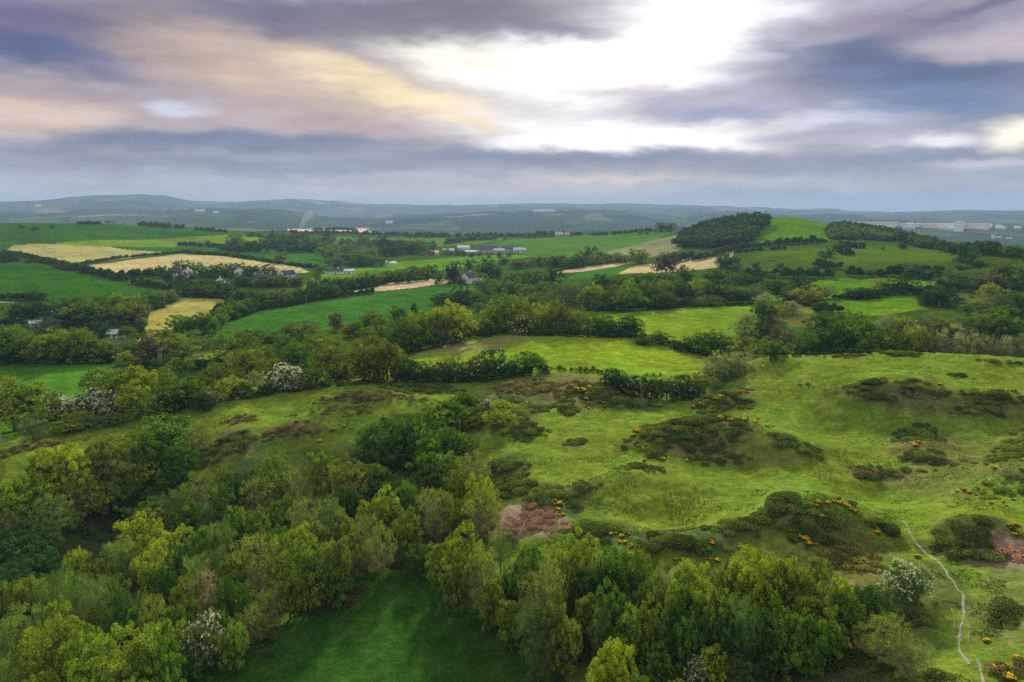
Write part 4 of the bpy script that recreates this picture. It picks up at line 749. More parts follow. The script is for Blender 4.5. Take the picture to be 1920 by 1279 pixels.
row('in the hollow below the smooth green hillside', [(1105,461,490,28,'D'),(1122,470,494,22,'Wg'),(1085,475,502,28,'D'),(1117,474,498,28,'O'),(1046,484,500,26,'O'),(1196,464,496,36,'O'),(1142,474,492,22,'B'),(1068,486,504,26,'D'),(1240,416,434,20,'D'),(1256,417,434,20,'D'),(1270,418,433,14,'D'),(1200,430,439,12,'B'),(1134,435,440,6,'D'),(1281,424,431,6,'D'),(1213,432,440,8,'Wg'),(1033,433,442,10,'D'),(1056,430,441,9,'O')])
row('below the round green hill', [(1362,472,502,26,'D'),(1375,481,504,26,'D'),(1350,476,500,20,'D'),(1380,492,508,20,'Wg'),(1417,490,502,16,'D'),(1463,490,502,14,'Wg'),(1540,470,481,14,'D'),(1555,464,483,16,'D'),(1572,456,470,12,'D'),(1545,474,484,14,'Wg'),(1510,452,458,8,'D'),(1462,443,458,8,'D'),(1443,450,460,8,'D'),(1540,445,453,7,'D'),(1610,456,466,12,'D'),(1655,462,468,6,'D')])
row('on the right-hand hilltop', [(1708,486,517,32,'O'),(1726,501,522,48,'H'),(1748,505,524,40,'H'),(1880,485,524,42,'Br'),(1852,510,548,42,'R'),(1785,503,532,28,'Wg'),(1812,510,536,34,'H'),(1806,455,492,30,'D'),(1838,450,477,32,'D'),(1820,468,492,24,'B'),(1870,464,480,12,'D'),(1903,460,480,34,'D'),(1690,452,466,12,'D'),(1695,456,466,10,'D'),(1748,448,468,18,'D'),(1735,450,466,16,'D'),(1838,490,500,24,'D'),(1800,494,504,22,'Wg'),(1895,500,512,12,'D'),(1930,500,545,40,'D'),(1655,508,518,12,'D'),(1645,505,516,12,'D')])
def wood(label, poly, n, hm, wm, col, conifer, seed, kind='stuff', name='woodland', share=.6):
    rng = np.random.default_rng(seed); W_ = [hit(*p)[:2] for p in poly]; xs, ys = zip(*W_)
    Cs, Rs = [], []; k = 0; sel = []
    X = rng.uniform(min(xs), max(xs), n * 8); Y = rng.uniform(min(ys), max(ys), n * 8); ok = np.nonzero(inpoly(X, Y, W_))[0][:n]
    for i in ok:
        h = rng.uniform(*hm); w = rng.uniform(*wm) / 2; z = float(hgt(X[i], Y[i])); con = rng.random() < conifer
        for q in range(9):
            t = rng.uniform(0, 6.28)
            if con: f = rng.uniform(.1, 1); rr = (1 - f) * w * .8; Cs.append((X[i] + rr * math.cos(t), Y[i] + rr * math.sin(t), z + h * f * 1.1)); Rs.append(w * (.22 + .4 * (1 - f)))
            else:
                f = rng.uniform(.35, .95); rr = w * .7 * math.sqrt(max(0, 1 - ((f - .5) / .5) ** 2)); Cs.append((X[i] + rr * math.cos(t), Y[i] + rr * math.sin(t), z + h * f - w * .3)); Rs.append(w * rng.uniform(.35, .55))
    C = np.array(Cs); Rd = np.array(Rs); r = np.hypot(*C[:, :2].T).mean()
    V, Fq, v = cloud(C, Rd, leafsize(r) * .95, 1.25, rng, up=-.1)
    org = np.array([xs[0], ys[0], 0.]); o = link(name, mesh(name, V - org, Fq, {'v': ('FACE', v)}, M_LEAF, smooth=False), None, org)
    o.color = (*(np.array(PALC[col]) * LEAFGAIN), 1); tag(o, label, 'woodland', None, kind); return o
wood('dark mixed conifer wood covering the left flank of the round hill', [(1266,463),(1280,445),(1320,431),(1350,424),(1390,418),(1424,414),(1440,420),(1425,436),(1412,450),(1390,458),(1330,466)], 700, (8, 13), (7, 11), 'C', .3, 5)
wood('dark wood on the right shoulder of the round hill', [(1553,428),(1600,431),(1640,437),(1680,444),(1700,450),(1660,452),(1600,450),(1556,448)], 330, (4, 7), (7, 10), 'Wg', .1, 6)
wood('narrow dark wood running down the right skyline', [(1556,424),(1600,427.5),(1650,435),(1700,446),(1740,455),(1768,465),(1735,466),(1690,452),(1640,440),(1590,431)], 320, (4.5, 8), (7, 10), 'C', .2, 7)
# tall conifers on the wood's crest
row('on the crest of the conifer wood', [(1429,401,417,11,'C'),(1424,405,418,9,'C'),(1368,405,422,9,'C'),(1345,408,424,9,'C'),(1327,410,428,10,'C'),(1338,410,426,8,'C')])
# ---- low scrub and gorse on the common
def scrub(label, px, py, wpx, hpx, h, col, seed, asp=.45, name='scrub_patch', cat='scrub', dens=1.0):
    rng = np.random.default_rng(seed); x, y, z, r = hit(px, py); a = math.atan2(x, y)
    L_ = max(abs(hit(px, py - hpx / 2)[3] - hit(px, py + hpx / 2)[3]) / 2, .8); Wd = wpx / 2 * r / F
    n = int(np.clip(math.pi * L_ * Wd * .65 * dens / max(.7, h), 10, 900))
    t = rng.uniform(0, 6.28, n); q = np.sqrt(rng.uniform(0, 1, n)) * (1 + .28 * np.sin(3 * t + seed) + .18 * np.sin(5 * t + 2 * seed))
    u, w = q * np.cos(t) * Wd, q * np.sin(t) * L_
    X = x + u * math.cos(a) + w * math.sin(a); Y = y - u * math.sin(a) + w * math.cos(a)
    k = fbm(X / 2.6, Y / 2.6, seed, 2) > .32; X, Y, q = X[k], Y[k], q[k]
    hh = h * 1.25 * rng.uniform(.35, 1.2, len(X)) * (1.1 - .55 * np.minimum(q, 1.2)); Rd = hh * rng.uniform(.55, 1.0, len(X)) + .12
    C = np.stack([X, Y, hgt(X, Y) + hh * .25], 1)
    V, Fq, v = cloud(C, Rd, .15 if r < 150 else .19, 1.5, rng, asp=asp, up=-.05, sq=(1.5, 1.5, .6), jit=.9)
    org = np.array([x, y, z]); o = link(name, mesh(name, V - org, Fq, {'v': ('FACE', v)}, M_LEAF, smooth=False), None, org)
    o.color = (*(np.array(col) * LEAFGAIN), 1); tag(o, label, cat, 'scrub patches on the common'); return o
SD, SB, SG, SR = (.066, .096, .022), (.105, .092, .040), (.085, .120, .026), (.21, .125, .095)
SCR = [
 ('long ragged brown heather patch along the top of the grass ridge', 690,745,230,24,.5,SB), ('oval brown heather patch alone on the ridge slope', 545,806,100,26,.5,SB), ('small broken heather patch left of the oval one', 450,786,72,16,.45,SB),
 ('olive heather strip behind the oval brown patch', 640,770,150,20,.4,SG), ('dark bramble patch at the left end of the ridge slope', 430,835,110,46,.8,SD), ('dark scrub on the ridge right of the big dark trees', 790,728,160,22,.8,SD),
 ('scrub band across the head of the common, brownish', 1010,728,170,30,.7,SB), ('dark scrub hollow under the lower hedge', 1050,765,90,22,.9,SD), ('scrub beneath the orange gorse cluster', 1115,738,120,44,.9,SD), ('mounded green bramble along the hedge foot', 1190,755,130,18,1.0,SG),
 ('steep rough scrub right of the white-flecked gully bush', 960,770,110,40,.9,SG), ('windswept scrub above the grass edge of the gully', 985,805,90,40,.8,SD), ('round dark scrub at the left edge of the common', 945,875,80,26,.9,SD), ('tiny dark scrub tuft alone in open grass', 1078,830,44,15,.6,SD),
 ('dark shaggy scrub sloping to the dead bracken', 960,915,110,46,.8,SD), ('green scrub mound with gorse above the dead bracken', 1040,932,110,46,.9,SG), ('small oval scrub holding one gorse bush', 1098,914,56,18,.6,SD), ('dark hump of bramble right of the dead bracken', 1120,1000,100,46,1.0,SD),
 ('dark scrub tongue with orange gorse on the ridge side', 1350,748,110,24,.8,SD), ('thin brown heather strip near the gorse tongue', 1375,735,70,8,.5,SB), ('dark fringe along the top of the big gorse mound', 1300,790,210,20,.8,SD), ('brown bracken heart of the big gorse mound', 1300,835,150,34,.5,SB),
 ('dark heather at the left foot of the big gorse mound', 1230,852,70,26,.8,SD), ('purple-brown heather at the front of the big gorse mound', 1375,862,80,18,.7,SB), ('dark thorny knot on the right of the big gorse mound', 1465,828,60,28,1.0,SD), ('windswept green edge of the big gorse mound', 1505,838,80,24,.6,SG), ('small mat of heather below the big gorse mound', 1205,876,80,16,.5,SD),
 ('broad dark bramble on the left of the upper mound', 1640,725,110,30,.9,SD), ('brown-green scrub over the top of the upper mound', 1730,728,110,34,.8,SB), ('dark heather in front of the upper mound', 1655,745,90,14,.7,SD), ('wide olive scrub at the right of the upper mound', 1870,742,100,24,.8,SG), ('dark windswept scrub below the wide olive one', 1840,768,100,20,.7,SD),
 ('dark heather clump with one gorse in the right slope', 1722,822,72,24,.9,SD), ('dark round heather clump just below another', 1732,858,70,26,1.0,SD), ('brown heather oval left of a dark green mat', 1622,890,74,22,.8,SB), ('flat dark green mat right of the brown oval', 1692,886,90,18,.6,SG), ('faint brown mat below the round heather clump', 1780,868,70,16,.5,SB),
 ('dark shaggy scrub left of the orange gorse ridge', 1400,985,150,26,.8,SD), ('dark bramble at the top of the gorse ridge', 1460,950,80,20,.9,SD), ('olive scrub along the gorse ridge', 1540,965,150,40,.7,SG), ('dark scrub below the gorse ridge', 1520,1005,130,34,.8,SD), ('windswept dark streak on the right of the gorse ridge', 1650,985,90,20,.7,SD),
 ('dark scrub behind the tree belt, dotted with gorse', 1300,1020,130,32,.9,SD), ('second dark scrub behind the tree belt', 1230,1015,90,26,.8,SD), ('large shaggy dark green bramble right of the footpath', 1815,1002,110,62,1.1,SD), ('dark fringe under the large shaggy bramble', 1840,1040,80,20,.9,SD), ('pinkish brown dead bracken at the right edge', 1890,1035,110,40,.45,SR),
 ('dark tuft of scrub beside the footpath, lower right', 1885,1148,42,46,.9,SD), ('reedy dark slope left of the footpath', 1712,1112,70,50,.7,SD), ('reedy green tussocks under the white-flecked bush', 1695,1158,80,44,.6,SG), ('dark scrub at the bottom edge near the footpath', 1755,1264,44,20,.6,SD), ('brownish scrub at the lower right corner', 1900,1260,60,36,.7,SB),
 ('small dark mat on the right crest', 1592,668,60,6,.6,SD), ('dark strip of scrub on the right crest', 1690,664,80,5,.8,SD), ('dark scrub on the crest near the right edge', 1880,680,60,6,.7,SD), ('tiny heather tuft near the ridge top', 1510,720,30,6,.4,SB), ('small dark tuft on the right crest slope', 1795,704,40,6,.5,SD), ('olive scrub at the right edge below the crest', 1900,850,60,50,.6,SG),
 ('olive rough growth at the right edge', 1885,920,90,50,.5,SG), ('rough bracken left of the footpath top', 1590,1045,150,50,.45,(.13,.12,.035)), ('dead brown stems on the left bank', 60,838,130,14,.5,SB), ('rough dark growth in the shaded gully', 210,985,200,70,.6,(.035,.06,.018)), ('brambles along the foot of the bottom wood', 1500,1235,260,60,.8,(.05,.075,.02)),
 ('brambles at the shaded edge of the bottom meadow', 1060,1200,110,90,.9,(.035,.06,.02)), ('dark brambles at the left rim of the bottom meadow', 470,1200,120,60,.8,(.05,.065,.022)), ('dark undergrowth where the bottom meadow narrows', 765,1062,90,16,.7,(.035,.05,.018)), ('brambles under the lower left wood', 620,1120,130,40,.9,(.055,.06,.022)),
]
for i, t in enumerate(SCR): scrub(t[0], *t[1:6], t[6], i + 3)
scrub('patch of flattened pinkish dead bracken', 1005, 972, 120, 62, .5, SR, 91, asp=.16, name='bracken_patch', cat='bracken', dens=1.6)
# gorse bushes
def gorse_proto():
    rng = np.random.default_rng(5); C = sphere_pts(14, rng, -.1) * np.array([.34, .34, .3]); C[:, 2] += .25
    V, Fq, v = cloud(C, rng.uniform(.16, .26, 14), .085, 1.7, rng); f = mesh('foliage', V, Fq, {'v': ('FACE', v)}, M_LEAF, smooth=False)
    C2 = C[rng.integers(0, 14, 90)] + sphere_pts(90, rng, 0) * .22
    V, Fq, v = cloud(C2, rng.uniform(.04, .09, 90), .03, 1.2, rng); b = mesh('blossom', V, Fq, {'v': ('FACE', v)}, M_PETAL, smooth=False)
    return f, b
GF, GB = gorse_proto(); GOR = []
def gorse(g, lst, col=(.92, .60, .035)):
    lst = lst + [(px + RNG.uniform(-16, 16), py + RNG.uniform(-7, 7), s * .7) for px, py, s in lst if RNG.random() < .6]
    for px, py, s in lst:
        x, y, z, r = hit(px, py); w = s * r / F * RNG.uniform(.4, .85)
        root = empty('gorse_bush', (x, y, z), RNG.uniform(0, 6), (w, w, w * RNG.uniform(.55, .8)))
        a = link('foliage', GF, root); a.color = (.075, .10, .02, 1); b = link('blossom', GB, root); b.color = (*(np.array(col) * RNG.uniform(.8, 1.15)), 1)
        GOR.append((px, py, g, root))
gorse('on the heath below the brightest field', [(1080,732,17),(1092,736,20),(1104,728,17),(1118,730,15),(1112,740,20),(1124,747,20),(1100,750,16),(1131,757,15),(1090,746,15),(1098,762,13),(1140,744,12),(1066,738,12),(1132,730,12),(985,758,15)])
gorse('along the bright field foot', [(1074,694,12),(1085,694,14),(1097,695,12),(1107,696,11),(1120,697,10)], (.55, .2, .03))
gorse('on the narrow scrub tongue', [(1312,760,13),(1326,755,13),(1340,750,14),(1354,745,14),(1368,740,13),(1382,736,13),(1300,765,12)])
gorse('on the big gorse mound', [(1174,826,17),(1184,818,18),(1196,811,18),(1208,806,17),(1246,801,15),(1258,796,17),(1272,794,14),(1290,792,17),(1304,789,16),(1318,788,18),(1334,790,15),(1350,786,18),(1366,788,14),(1384,788,20),(1398,789,17),(1416,792,14),(1300,862,17),(1242,862,13),(1320,808,12),(1338,820,10),(1440,800,11),(1190,832,13),(1372,796,13)])
gorse('above the dead bracken', [(1040,940,18),(1050,947,17),(1056,966,17),(1046,956,13),(1004,925,13),(1100,916,16),(1154,1001,17),(1166,1006,20),(1172,1018,18),(1184,1024,15)])
gorse('just behind the tree belt', [(1280,1004,14),(1300,1020,18),(1310,1022,14),(1336,1020,18),(1328,1030,17),(1390,1026,15),(1266,1050,16),(1345,1052,14)])
gorse('on the gorse ridge', [(1484,953,20),(1494,954,16),(1520,946,15),(1518,960,17),(1530,966,18),(1540,970,16),(1533,944,16),(1552,944,14),(1562,942,15),(1574,944,17),(1584,950,17),(1594,956,15),(1498,976,13),(1500,1008,20),(1510,1012,20),(1516,1022,18),(1492,1014,14),(1530,950,14),(1646,1000,15),(1604,962,13)])
gorse('on the right-hand slope', [(1763,722,12),(1766,744,14),(1760,734,10),(1884,732,12),(1900,734,13),(1862,736,10),(1722,830,14),(1716,836,12),(1890,836,15),(1900,840,16),(1912,840,15),(1864,878,16),(1806,920,12),(1818,924,12),(1880,942,10),(1900,938,10),(1858,944,10)])
gorse('beside the footpath and lower right', [(1720,1046,17),(1900,992,24),(1902,1003,18),(1850,1204,22),(1908,1236,17),(1864,1256,26),(1892,1274,24),(1895,1030,10)])
gorse('on the left grass ridge', [(624,808,13),(645,800,12),(600,828,12),(660,803,9)])
gl = {}
for t in GOR: gl.setdefault(t[2], []).append(t)
for g, L_ in gl.items():
    L_.sort(key=lambda t: t[0])
    for i, (px, py, gk, root) in enumerate(L_):
        pre = 'leftmost' if i == 0 else 'rightmost' if i == len(L_) - 1 else ordinal(i + 1)
        tag(root, f'{pre} orange-flowered gorse bush{" from left" if pre not in ("leftmost", "rightmost") else ""} {g}', 'gorse bush', 'gorse bushes ' + g)
# ---- grass tufts over the near ground
PATHS = [[hit(*p)[:2] for p in l] for l in ([(1695,978),(1707,1000),(1722,1022),(1745,1043),(1765,1057),(1775,1078),(1790,1095),(1803,1112),(1808,1130),(1812,1148),(1805,1160),(1800,1200),(1802,1225),(1818,1246)], [(1835,1235),(1838,1256),(1848,1290)])]
def onpath(X, Y):
    d = np.full(X.shape, 1e9)
    for L_ in PATHS:
        for (x1, y1), (x2, y2) in zip(L_[:-1], L_[1:]):
            q = np.clip(((X - x1) * (x2 - x1) + (Y - y1) * (y2 - y1)) / ((x2 - x1) ** 2 + (y2 - y1) ** 2), 0, 1); d = np.minimum(d, np.hypot(X - x1 - q * (x2 - x1), Y - y1 - q * (y2 - y1)))
    return d
def grass():
    rng = np.random.default_rng(11); rows_ = np.nonzero((RR > 60) & (RR < 215))[0]; cols_ = np.nonzero(np.abs(AZ) < .63)[0]
    n = 260000; j = rng.integers(rows_[0], rows_[-1], n); i = rng.integers(cols_[0], cols_[-1], n)
    a = AZ[i] + rng.uniform(0, AZ[cols_[5]] - AZ[cols_[4]], n); r = RR[j] * np.exp(rng.uniform(0, .0048, n)); X, Y = r * np.sin(a), r * np.cos(a)
    col = c0[j * NA + i] * rng.uniform(.82, 1.3, (n, 1)) * np.stack([rng.uniform(.85, 1.25, n), np.ones(n), rng.uniform(.8, 1.1, n)], 1)
    k = (onpath(X, Y) > .5) & (fbm(X / 4.5, Y / 4.5, 8, 4) > .56) & (fid[np.minimum(j, NR - 2) * (NA - 1) + i] == 0) & (col[:, 1] > .06); X, Y, col, r = X[k], Y[k], col[k], r[k]; n = len(X)
    Pq = np.stack([X, Y, hgt(X, Y) + rng.uniform(.0, .10, n)], 1)
    V_, Fq_, _ = cards(Pq, np.tile([0, 0, 1.], (n, 1)), rng.uniform(.09, .2, n), rng, None, .55, .35); V = [V_]; col = col[:, :]
    V = np.concatenate(V).reshape(-1, 3); Fq = np.arange(len(V)).reshape(-1, 4)
    m, t, b = principled('grass_blades', None, .9, .1); at_ = N(t, 'ShaderNodeAttribute', attribute_name='col'); t.links.new(at_.outputs['Color'], b.inputs['Base Color'])
   
    tr = N(t, 'ShaderNodeBsdfTranslucent'); t.links.new(at_.outputs['Color'], tr.inputs[0]); mx = N(t, 'ShaderNodeMixShader'); mx.inputs[0].default_value = .15
    t.links.new(b.outputs[0], mx.inputs[1]); t.links.new(tr.outputs[0], mx.inputs[2]); t.links.new(mx.outputs[0], t.nodes['Material Output'].inputs[0])
    o = link('grass', mesh('grass', V, Fq, {'col': ('FACE', col)}, m, smooth=False)); tag(o, 'short tussocky grass over the near slopes', 'grass', None, 'stuff')
grass()

# ---------------------------------------------------------------- buildings
def flat(name, col, rough=.8):
    m, t, b = principled(name, None, rough, .2); g = N(t, 'ShaderNodeTexCoord'); n = N(t, 'ShaderNodeTexNoise'); n.inputs['Scale'].default_value = .8; n.inputs['Detail'].default_value = 5
    t.links.new(g.outputs['Object'], n.inputs['Vector']); k = N(t, 'ShaderNodeMapRange'); t.links.new(n.outputs[0], k.inputs['Value']); k.inputs['To Min'].default_value = .75; k.inputs['To Max'].default_value = 1.2
    s = N(t, 'ShaderNodeVectorMath', operation='SCALE'); s.inputs[0].default_value = col; t.links.new(k.outputs[0], s.inputs['Scale']); t.links.new(s.outputs[0], b.inputs['Base Color']); return m
MW = flat('white_render', (.80, .80, .77)); MC = flat('cream_render', (.70, .64, .48)); MS = flat('slate', (.075, .08, .095)); MT = flat('pale_sheeting', (.55, .57, .58)); MD = flat('dark_sheeting', (.10, .10, .13)); MR = flat('rust_red_sheeting', (.22, .07, .05)); MG = flat('grey_render', (.48, .47, .45))
MGl = principled('window_glass', (.03, .035, .04), .15, .5)[0]; MDo = flat('painted_door', (.08, .05, .035))
def boxv(V, Fq, x0, x1, y0, y1, z0, z1):
    b = len(V); V += [(x, y, z) for z in (z0, z1) for x, y in ((x0, y0), (x1, y0), (x1, y1), (x0, y1))]
    Fq += [(b, b + 3, b + 2, b + 1), (b + 4, b + 5, b + 6, b + 7)] + [(b + i, b + (i + 1) % 4, b + 4 + (i + 1) % 4, b + 4 + i) for i in range(4)]
def box(name, x0, x1, y0, y1, z0, z1, mat, parent):
    V, Fq = [], []; boxv(V, Fq, x0, x1, y0, y1, z0, z1); return link(name, mesh(name, V, Fq, None, mat, smooth=False), parent)
def building(name, label, cat, px, base, w, d, h, rh, rot, wall, roof, nw=3, chim=0, shape='gable', group=None, door=True, floors=1, sink=.4):
    x, y, z, r = hit(px, base); a = math.atan2(x, y); root = empty(name, (x, y, z), -a + R(rot)); tag(root, label, cat, group)
    W2, D2_ = w / 2, d / 2
    V, Fq = [], []; boxv(V, Fq, -W2, W2, -D2_, D2_, -sink - 1.5, h)
    if shape == 'gable':
        b = len(V); V += [(-W2, -D2_, h), (-W2, D2_, h), (-W2, 0, h + rh), (W2, -D2_, h), (W2, D2_, h), (W2, 0, h + rh)]; Fq += [(b, b + 1, b + 2, b + 2), (b + 3, b + 5, b + 4, b + 4)]
        Fq = [f for f in Fq]
    wl = [tuple(f) for f in Fq]; me = bpy.data.meshes.new('wall'); me.from_pydata(V, [], [list(dict.fromkeys(f)) for f in wl]); me.materials.append(wall); link('wall', me, root)
    o = .35; V, Fq = [], []
    if shape == 'gable':
        k = rh / D2_; t = .18
        for s in (-1, 1):
            b = len(V)
            for xx in (-W2 - o, W2 + o):
                V += [(xx, s * (D2_ + o), h - o * k), (xx, s * (D2_ + o), h - o * k + t), (xx, 0, h + rh + t), (xx, 0, h + rh)]
            Fq += [(b, b + 1, b + 2, b + 3), (b + 4, b + 7, b + 6, b + 5), (b + 1, b + 5, b + 6, b + 2), (b, b + 3, b + 7, b + 4), (b, b + 4, b + 5, b + 1)]
    elif shape == 'arch':
        n_ = 10; b = 0
        for xx in (-W2 - .2, W2 + .2):
            for i in range(n_ + 1): t = math.pi * i / n_; V.append((xx, -math.cos(t) * (D2_ + .2), h + .02 + math.sin(t) * rh))
        for i in range(n_): Fq.append((i, i + 1, n_ + 2 + i, n_ + 1 + i))
        b = len(V); V += [V[0], V[n_]]; Fq = [tuple(f) for f in Fq] + [tuple(range(n_ + 1)), tuple(range(2 * n_ + 1, n_, -1))]
    else: boxv(V, Fq, -W2 - .2, W2 + .2, -D2_ - .2, D2_ + .2, h + .01, h + .35)
    me = bpy.data.meshes.new('roof'); me.from_pydata(V, [], Fq); me.materials.append(roof); rf = link('roof', me, root)
    for c in range(chim):
        cx = -W2 + 1 + c * (w - 2) / max(1, chim - 1) if chim > 1 else W2 * .4
        box('chimney', cx - .45, cx + .45, -.35, .35, h + rh * .5, h + rh + 1.3, wall, rf)
    fh = h / floors
    for fl in range(floors):
        for i in range(nw):
            cx = -W2 + (i + .5) * w / nw; z0 = fl * fh + fh * .38
            if door and fl == 0 and i == nw // 2: box('door', cx - .5, cx + .5, -D2_ - .06, -D2_ + .02, 0, 2.1, MDo, root); continue
            box('window', cx - .55, cx + .55, -D2_ - .05, -D2_ + .02, z0, z0 + min(1.2, fh * .45), MGl, root)
    return root
VG = 'houses of the village'
building('house', 'white house with slate roof at the left end of the village', 'house', 330, 520, 10, 6, 4.0, 2.8, 12, MW, MS, 4, 2, group=VG, floors=2)
building('house', 'small white gabled house beside dark purple tree', 'house', 352, 520, 6, 9, 4.4, 2.6, 75, MW, MS, 2, 1, group=VG)
building('house', 'white twin-gabled house in front of the village wood', 'house', 412, 543, 6, 9, 4.8, 2.8, 60, MW, MS, 2, 1, group=VG)
building('house', 'white annexe just right of the twin-gabled house', 'house', 420, 541, 5, 7, 3.6, 2.2, 80, MW, MS, 2, 0, group=VG)
building('house', 'tiny white gable peeping from dark trees in the village', 'house', 448, 520, 4.5, 7, 5.5, 2.5, 90, MW, MS, 1, 0, group=VG)
building('house', 'grey slate-roofed house with two white chimneys in the village', 'house', 494, 530, 13, 8, 3.4, 3.2, -8, MG, MS, 4, 2, group=VG)
building('house', 'grey outbuilding joined to the right of the grey house', 'house', 511, 529, 9, 7, 3.0, 2.6, 10, MG, MS, 3, 0, group=VG)
building('house', 'slate-roofed house with white wall at the right of the village', 'house', 540, 524, 10, 9, 4.0, 3.2, 25, MW, MS, 3, 1, group=VG)
building('shed', 'low white flat shed below the right-hand village house', 'shed', 551, 531, 6, 3, 1.6, 0, 0, MW, MW, 2, 0, 'flat', door=False)
building('bungalow', 'long low white bungalow with dark roof on the left part', 'house', 627, 513, 16, 7, 2.6, 1.8, -4, MW, MS, 6, 1)
building('bungalow', 'pale roofed right wing of the long bungalow', 'house', 651, 513, 12, 7, 2.6, 1.4, 4, MW, MT, 4, 0)
building('polytunnel', 'white arched tunnel shed on the grass beyond the village', 'shed', 733, 496, 12, 7, 1.0, 2.4, -12, MW, MW, 0, 0, 'arch', door=False)
building('house', 'white gabled house with grey roof beside the round dark trees', 'house', 879, 531, 9, 8, 4.6, 3.4, 48, MW, MS, 3, 1, floors=2)
building('shed', 'small pale outbuilding right of the white gabled house', 'shed', 903, 531, 6, 4, 2.2, 1.2, -15, MW, MT, 2, 0)
building('house', 'cream hilltop house on the middle skyline', 'house', 1048, 442.5, 15, 10, 4, 3, 15, MC, MG, 4, 1)
building('shed', 'small cream outbuilding right of the hilltop house', 'shed', 1063, 441.5, 9, 7, 3, 2, -10, MC, MG, 2, 0)
FG = 'sheds of the farmyard'
for t in [('rust red shed with a white end, left of the farmyard', 812, 478, 10, 9, 4, 2.5, 30, MR, MR, 'gable'), ('white end bay of the rust red shed', 819, 478.5, 5, 5, 4, 1.5, 0, MW, MW, 'gable'), ('low grey shed left of the arched farm shed', 841, 474, 15, 10, 3.5, 2, -5, MG, MT, 'gable'),
          ('pale arched farm shed, lightest in the farmyard', 869, 472, 16, 12, 4.5, 3.5, 5, MT, MT, 'arch'), ('long pale lean-to in front of the arched shed', 884, 476, 18, 8, 3, 1.4, 10, MG, MT, 'gable'), ('biggest dark-roofed barn in the middle of the farmyard', 914, 474, 26, 16, 4.6, 4.6, 0, MG, MD, 'gable'),
          ('grey shed between the biggest barn and the right sheds', 936, 475, 14, 9, 4, 2, 0, MG, MT, 'gable'), ('dark-roofed barn at the right of the farmyard', 956, 473.5, 20, 12, 4.6, 3.4, 5, MG, MD, 'gable'), ('pale-topped shed at the right end of the farmyard', 973, 474, 14, 10, 4.2, 2.4, -8, MT, MT, 'gable'), ('tiny white shed last in the farmyard row', 983, 474, 4, 4, 4, 1.2, 0, MW, MW, 'gable')]:
    building('farm_shed', t[0], 'barn', t[1], t[2], t[3], t[4], t[5], t[6], t[7], t[8], t[9], 3, 0, t[10], FG)
building('cottage', 'grey-roofed cottage hidden among trees at the far left', 'house', 120, 602, 10, 7, 3, 2.4, 20, MG, MG, 3, 1)
building('cottage', 'small white-walled cottage beside the bluish grey trees at left', 'house', 214, 634, 4, 5, 2.2, 1.6, -25, MW, MG, 2, 0)
building('cottage', 'tiny pale shed in the small paddock at the left', 'house', 67, 612, 5, 3, 1.8, 1, 0, MG, MT, 1, 0)
IG = 'far-off industrial buildings'
for t in [('far-off pale warehouse behind the round hill wood', 1586, 420, 45, 30, 10, MC), ('longest far-off pale warehouse', 1640, 422, 190, 60, 14, MC), ('far-off cream warehouse right of the longest', 1695, 425, 120, 50, 14, MC), ('far-off small cream block left of the biggest works', 1727, 426, 45, 40, 18, MC),
          ('biggest far-off white works building', 1768, 428, 165, 70, 22, MC), ('far-off white tower block of the works', 1797, 434, 36, 40, 42, MW), ('far-off low white block joined to the tower', 1784, 431, 50, 30, 28, MW), ('far-off cream warehouse at the right', 1827, 428, 115, 50, 20, MC), ('far-off low white roof, left of three', 1862, 447, 12, 12, 12, MW), ('far-off low white roof, middle of three', 1873, 446, 18, 12, 5, MW), ('far-off low white roof, right of three', 1892, 448, 22, 12, 5, MW)]:
    building('factory', t[0], 'factory', t[1], t[2], t[3], t[4], t[5], 0, 0, t[6], MT, 6, 0, 'flat', IG, False)
rt = np.random.default_rng(77); xs_ = sorted(rt.uniform(1590, 1915, 22))
for i, px_ in enumerate(xs_):
    building('town_building', f'{ordinal(i + 1)} small pale building from left in the far-off town', 'building', px_, 420 + (px_ - 1590) * .02 + rt.uniform(0, 9), rt.uniform(12, 40), 16, rt.uniform(6, 12), 4, rt.uniform(-30, 30), MG if i % 2 else MC, MG if i % 3 else MT, 3, 0, 'gable', 'buildings of the far-off town', False)
for t in [('far-off white shed below the hazy middle hills', 730, 419, 38, 14), ('far-off pale farm on the highest left hill', 72, 388, 45, 20), ('far-off pale buildings on the hazy middle ridge', 1020, 397, 150, 16), ('far-off white farm right of the left hill', 375, 397, 60, 16), ('far-off small white farm in the left valley', 405, 400, 30, 12)]:
    building('far_farm', t[0], 'farm', t[1], t[2], t[3], 20, t[4] * .6, t[4] * .4, 0, MW, MT, 5, 0, 'gable', 'far-off farms', False)
# ---- poles
MP = flat('weathered_timber', (.30, .29, .27)); MI = principled('insulator', (.35, .33, .30), .4)[0]
def pole(label, px, base, h, twin=0, arm=1.8, thick=.14):
    x, y, z, r = hit(px, base); root = empty('utility_pole', (x, y, z), -math.atan2(x, y)); tag(root, label, 'pole', 'utility poles')
    for s in ((-twin / 2, twin / 2) if twin else (0,)):
        V, Fq = [], []; tube_path(V, Fq, [np.array([s, 0, -.5]), np.array([s, 0, h * .5]), np.array([s, 0, h])], thick, thick * .7, 8); link('pole', mesh('pole', V, Fq, None, MP), root)
    aw = arm / 2 + twin / 2; ca = box('crossarm', -aw, aw, -.09 - thick, -thick, h - .7, h - .5, MP, root)
    for s in (-.9, 0, .9): box('insulator', s * aw - .05, s * aw + .05, -.14 - thick + .02, -.04 - thick, h - .5, h - .25, MI, ca)
pole('single thin pole standing in the long blue-green field', 575, 579, 8)
pole('twin-legged pole on the pasture below the round hill', 1612, 474, 11, 2.6, 2.4, .22)
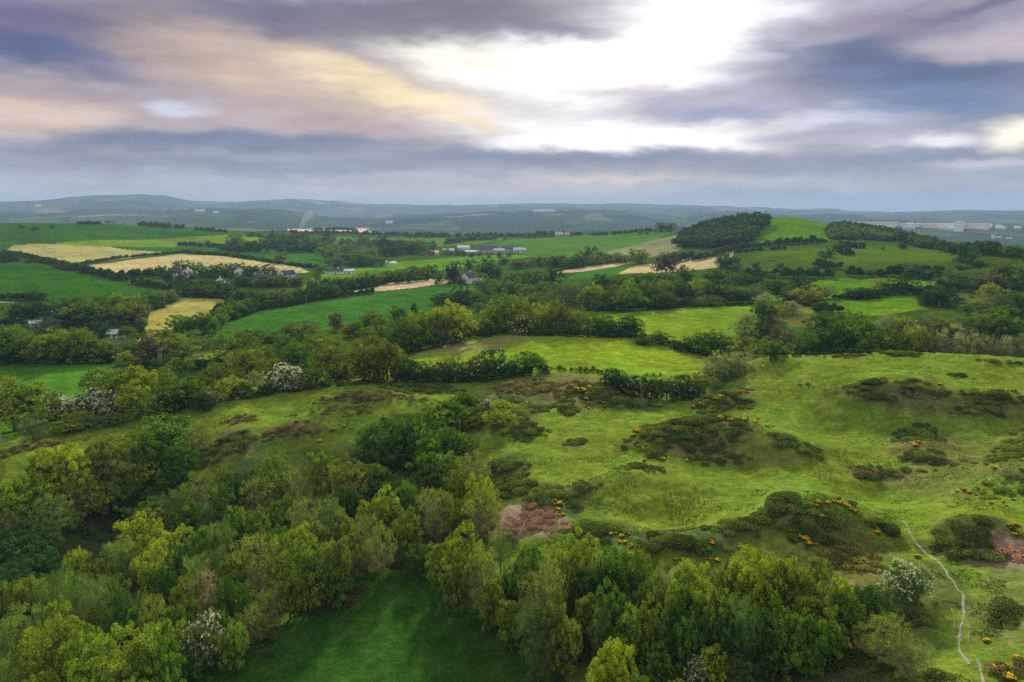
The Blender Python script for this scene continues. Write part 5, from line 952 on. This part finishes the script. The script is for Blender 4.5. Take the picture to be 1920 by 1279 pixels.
pole('twin-legged pole on the right skyline near the wood end', 1739, 463, 12, 3.2, 2.4, .26)
pole('twin-legged pole beside the flat green field hedge', 219, 681, 10, 1.2, 2.4, .13)
pole('weathered pole at the left edge behind the ridge', 3, 832, 7.5, 0, 1.6, .14)
pole('short pole among trees behind the ridge', 302, 690, 7, .8, 1.4, .11)
# ---- chimney smoke of a far bonfire
def smoke():
    x, y, z, r = at(562, 2450); m = bpy.data.materials.new('smoke'); m.use_nodes = True; t = m.node_tree; t.nodes.clear()
    v = N(t, 'ShaderNodeVolumePrincipled'); v.inputs['Color'].default_value = (.9, .95, 1, 1); v.inputs['Density'].default_value = .006; o = N(t, 'ShaderNodeOutputMaterial'); t.links.new(v.outputs[0], o.inputs['Volume'])
    V, Fq = [], []; tube_path(V, Fq, [np.array([0, 0, -10.]), np.array([1, 0, 15.]), np.array([8, 0, 35.]), np.array([20, 5, 55.]), np.array([44, 10, 66.])], 4, 15, 10)
    o = link('smoke', mesh('smoke', V, Fq, None, m), None, (x, y, z)); tag(o, 'thin wisp of bluish white smoke beyond the pinkish field', 'smoke', None, 'stuff')
smoke()
# ---- haze
def haze():
    m = bpy.data.materials.new('haze'); m.use_nodes = True; t = m.node_tree; t.nodes.clear()
    v = N(t, 'ShaderNodeVolumePrincipled'); v.inputs['Color'].default_value = (.38, .54, .80, 1); v.inputs['Density'].default_value = HAZE; v.inputs['Anisotropy'].default_value = 0
    o = N(t, 'ShaderNodeOutputMaterial'); t.links.new(v.outputs[0], o.inputs['Volume'])
    zl = float(TZ.min()) - 1; zh = max(float(TZ.max()), CAMZ) + 12; S_ = 14700
    o = box('haze', -S_, S_, -S_, S_, zl, zh, m, None); tag(o, 'blue air haze over the distant hills', 'haze', None, 'stuff'); print('haze box', zl, zh)
HAZE = 9.0e-5
haze()
def finish_labels():
    groups = {}
    for t in TREES: groups.setdefault((t[1], t[2], t[3] == 'shrub'), []).append(t)
    for (g, w, sh), L_ in groups.items():
        L_.sort(key=lambda t: t[0])
        for i, (px, gk, wd, nm, root, r, top) in enumerate(L_):
            noun = 'shrub' if sh else 'tree' if 'conifer' not in wd else 'tree'
            if len(L_) == 1: lb = f'{wd} {noun} {g}'
            elif i == 0: lb = f'leftmost {wd} {noun} {g}'
            elif i == len(L_) - 1: lb = f'rightmost {wd} {noun} {g}'
            else: lb = f'{ordinal(i + 1)} {wd} {noun} from left {g}'
            ws = lb.split()
            if len(ws) > 16: print('LONG', len(ws), lb)
            tag(root, lb.replace('-looking', '') if len(ws) > 15 else lb, noun, 'trees ' + g)
finish_labels()
print('TREES', len(TREES), 'OBJ', len(bpy.data.objects))
